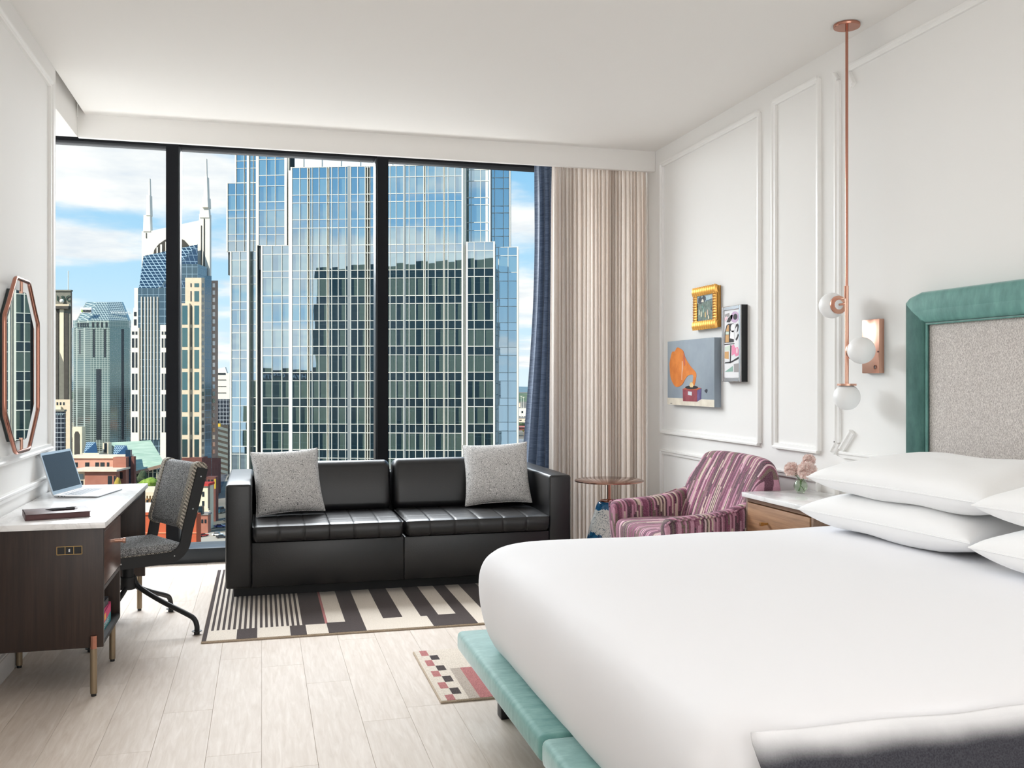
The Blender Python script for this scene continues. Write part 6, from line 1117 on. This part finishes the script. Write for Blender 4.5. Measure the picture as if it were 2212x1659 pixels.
def blob(name, label, cat, x, y, zb_, rx, rz, m_, seed, group=None, trunk=True):
    t = thing(name, label, cat, tuple(CITYM @ Vector((x, y, zb_))), -PSI, group)
    m = MB(CITYM); n, k_ = 18, 10; rn_ = random.Random(seed)
    for q in range(5):
        ox_, oy, oz = ((0, 0, 0), (.5, .1, -.15), (-.5, -.1, -.1), (.2, -.3, .25), (-.25, .3, .2))[q]
        f_ = 1 if q == 0 else .62
        loops = []
        for i in range(k_ + 1):
            ph = math.pi * i / k_; l = []
            for j in range(n):
                a = 2 * math.pi * j / n; d_ = Vector((math.sin(ph) * math.cos(a), math.sin(ph) * math.sin(a), -math.cos(ph)))
                r_ = f_ * (1 + .22 * noise.noise(d_ * 2.6 + Vector((seed, q, 0))) + .10 * noise.noise(d_ * 6.5 + Vector((q, seed, 0))))
                l.append((x + (ox_ + d_.x * r_ * .8) * rx, y + (oy + d_.y * r_ * .8) * rx, zb_ + rz * (1 + oz + d_.z * r_ * .8)))
            loops.append(l)
        m.loft(loops)
    m.build('foliage', m_, t, ang=80)
    if trunk: MB(CITYM).cyl((x, y, zb_ - rz * .3), (x, y, zb_ + rz * .7), rx * .08, n=8).build('trunk', CM['dark_stone'], t)
blob('bush', 'bright green clipped bushes in front of the glass hall', 'bush', -160, 420, -47.2, 5.2, 2.9, LEAFG[3], 2, trunk=False)
blob('tree', 'small yellowing tree against the brick hall', 'tree', -177.5, 428, -48, 1.5, 3.0, LEAFG[2], 3)
blob('tree', 'dark green tree beside the glass wall of the hall', 'tree', -171, 440, -48, 2.4, 4.2, LEAFG[1], 4)
for i, (x, y, rx, rz, mi, lab) in enumerate(((22, 1180, 10, 5, 3, 'bright green riverside tree nearest the glass tower'), (40, 1190, 11, 5.5, 3, 'bright green riverside tree beside the curtain'), (10, 1290, 12, 5, 1, 'dark tree behind the bright green riverside tree'), (34, 1330, 16, 6, 1, 'broad dark tree beyond the riverside trees'), (55, 1300, 12, 7, 1, 'dark tree beyond the riverside trees close to the curtain'))):
    blob('tree', lab, 'tree', x, y, GROUND, rx, rz, LEAFG[mi], 10 + i)
for i, (x, y) in enumerate(((-170, 620), (-176, 600), (-158, 560))): blob('street_tree', ('far', 'middle', 'near')[i] + ' dark tree in the street canyon by the brick base', 'tree', x, y, GROUND, 3.4, 4.5, LEAFG[1], 20 + i)
br = thing('bridge', 'red river bridge with a tan pier, seen low beside the navy curtain', 'bridge', tuple(CITYM @ Vector((20, 1150, GROUND))), -PSI)
MB(CITYM).box(0, 90, 1120, 1132, -58, -55).build('deck', CM['brick_dark'], br); MB(CITYM).box(0, 90, 1118, 1120, -54, -52.5).build('railing', mat('rose_rail', (190, 120, 120), .7), br)
for x in (14, 30, 46, 62): MB(CITYM).box(x, x + 5, 1121, 1130, GROUND, -58).build('pier', CM['tan_brick'], br)
for i, (x, y, h_) in enumerate(((16.5, 1700, 38), (20.5, 1700, 36), (33, 1700, 36))):
    ml = MB(CITYM).cyl((x, y, GROUND), (x, y, GROUND + h_), .5, .25, 8).box(x - 1.6, x + 1.6, y - .3, y + .3, GROUND + h_ - .8, GROUND + h_).build('light_mast', CM['white_stone'])
    tag(ml, ('leftmost thin white light mast across the river', 'middle thin white light mast across the river', 'rightmost thin white light mast across the river')[i], 'mast')
TYRE = mat('tyre', (28, 28, 30), .8); CARG = glassy('car_glass', (40, 48, 54), .1, .3)
def car(x, y, col, lab, yaw, L_=4.5, Hc=1.45, nm='car'):
    X_ = CITYM @ tr(x, y, GROUND + .22) @ rot(yaw)
    t = thing(nm, lab, 'car' if nm == 'car' else 'truck', tuple(X_.translation), 0)
    cm = mat('car_paint_%d_%d_%d' % col, col, .3, spec=.6, coat=.5)
    h_ = Hc
    MB(X_).prism([(-L_ / 2, .35), (L_ / 2, .35), (L_ / 2, h_ * .55), (L_ * .28, h_ * .62), (-L_ * .45, h_ * .64), (-L_ / 2, h_ * .58)], 'y', -.88, .88).build('body', cm, t)
    MB(X_).prism([(-L_ * .40, h_ * .62), (L_ * .26, h_ * .62), (L_ * .10, h_), (-L_ * .26, h_)], 'y', -.76, .76).build('cabin', CARG, t); MB(X_).box(-L_ * .25, L_ * .09, -.72, .72, h_ - .04, h_ + .03).build('roof', cm, t)
    for sx_ in (-.30, .31):
        for sy in (-.86, .86): MB(X_).cyl((sx_ * L_, sy - .1, .33), (sx_ * L_, sy + .1, .33), .33, n=14).build('wheel', TYRE, t)
car(-125.2, 404.2, (236, 236, 234), 'white car parked at the foot of the street view', .1)
car(-130.6, 401.5, (196, 40, 38), 'red car parked left of the white car', .9)
car(-121.6, 398, (42, 44, 50), 'dark grey car just in front of the white car', .2)
car(-131.2, 427, (60, 72, 150), 'blue car behind the white car', .2)
car(-133.5, 446, (52, 54, 58), 'charcoal car on the far side of the street', 1.2)
car(-144.9, 474, (36, 84, 98), 'teal van further up the street', 1.35, 6.5, 3.0, 'truck')
# low roofs of the rest of the city, too many and too far to count
rn = random.Random(21); m = MB(CITYM)
for i in range(520):
    y = 480 + 2300 * rn.random() ** 1.4; x = (rn.random() - .5) * 2.2 * y; r_ = x / y
    if -.50 < r_ < -.22 and y < 1400 or -.05 < r_ < .09: continue
    a, b, h_ = 8 + 22 * rn.random(), 8 + 20 * rn.random(), 4 + 14 * rn.random() ** 2
    m.box(x - a, x + a, y, y + b, GROUND, GROUND + h_, mi=rn.randrange(4))
o = m.build('city_blocks', [CM['roof_cream'], CM['tan_brick'], CM['roof_grey'], CM['brick_pale']], flat=True)
tag(o, 'scattered low pale and brick roofs of the city beyond the towers', 'buildings'); o['kind'] = 'stuff'
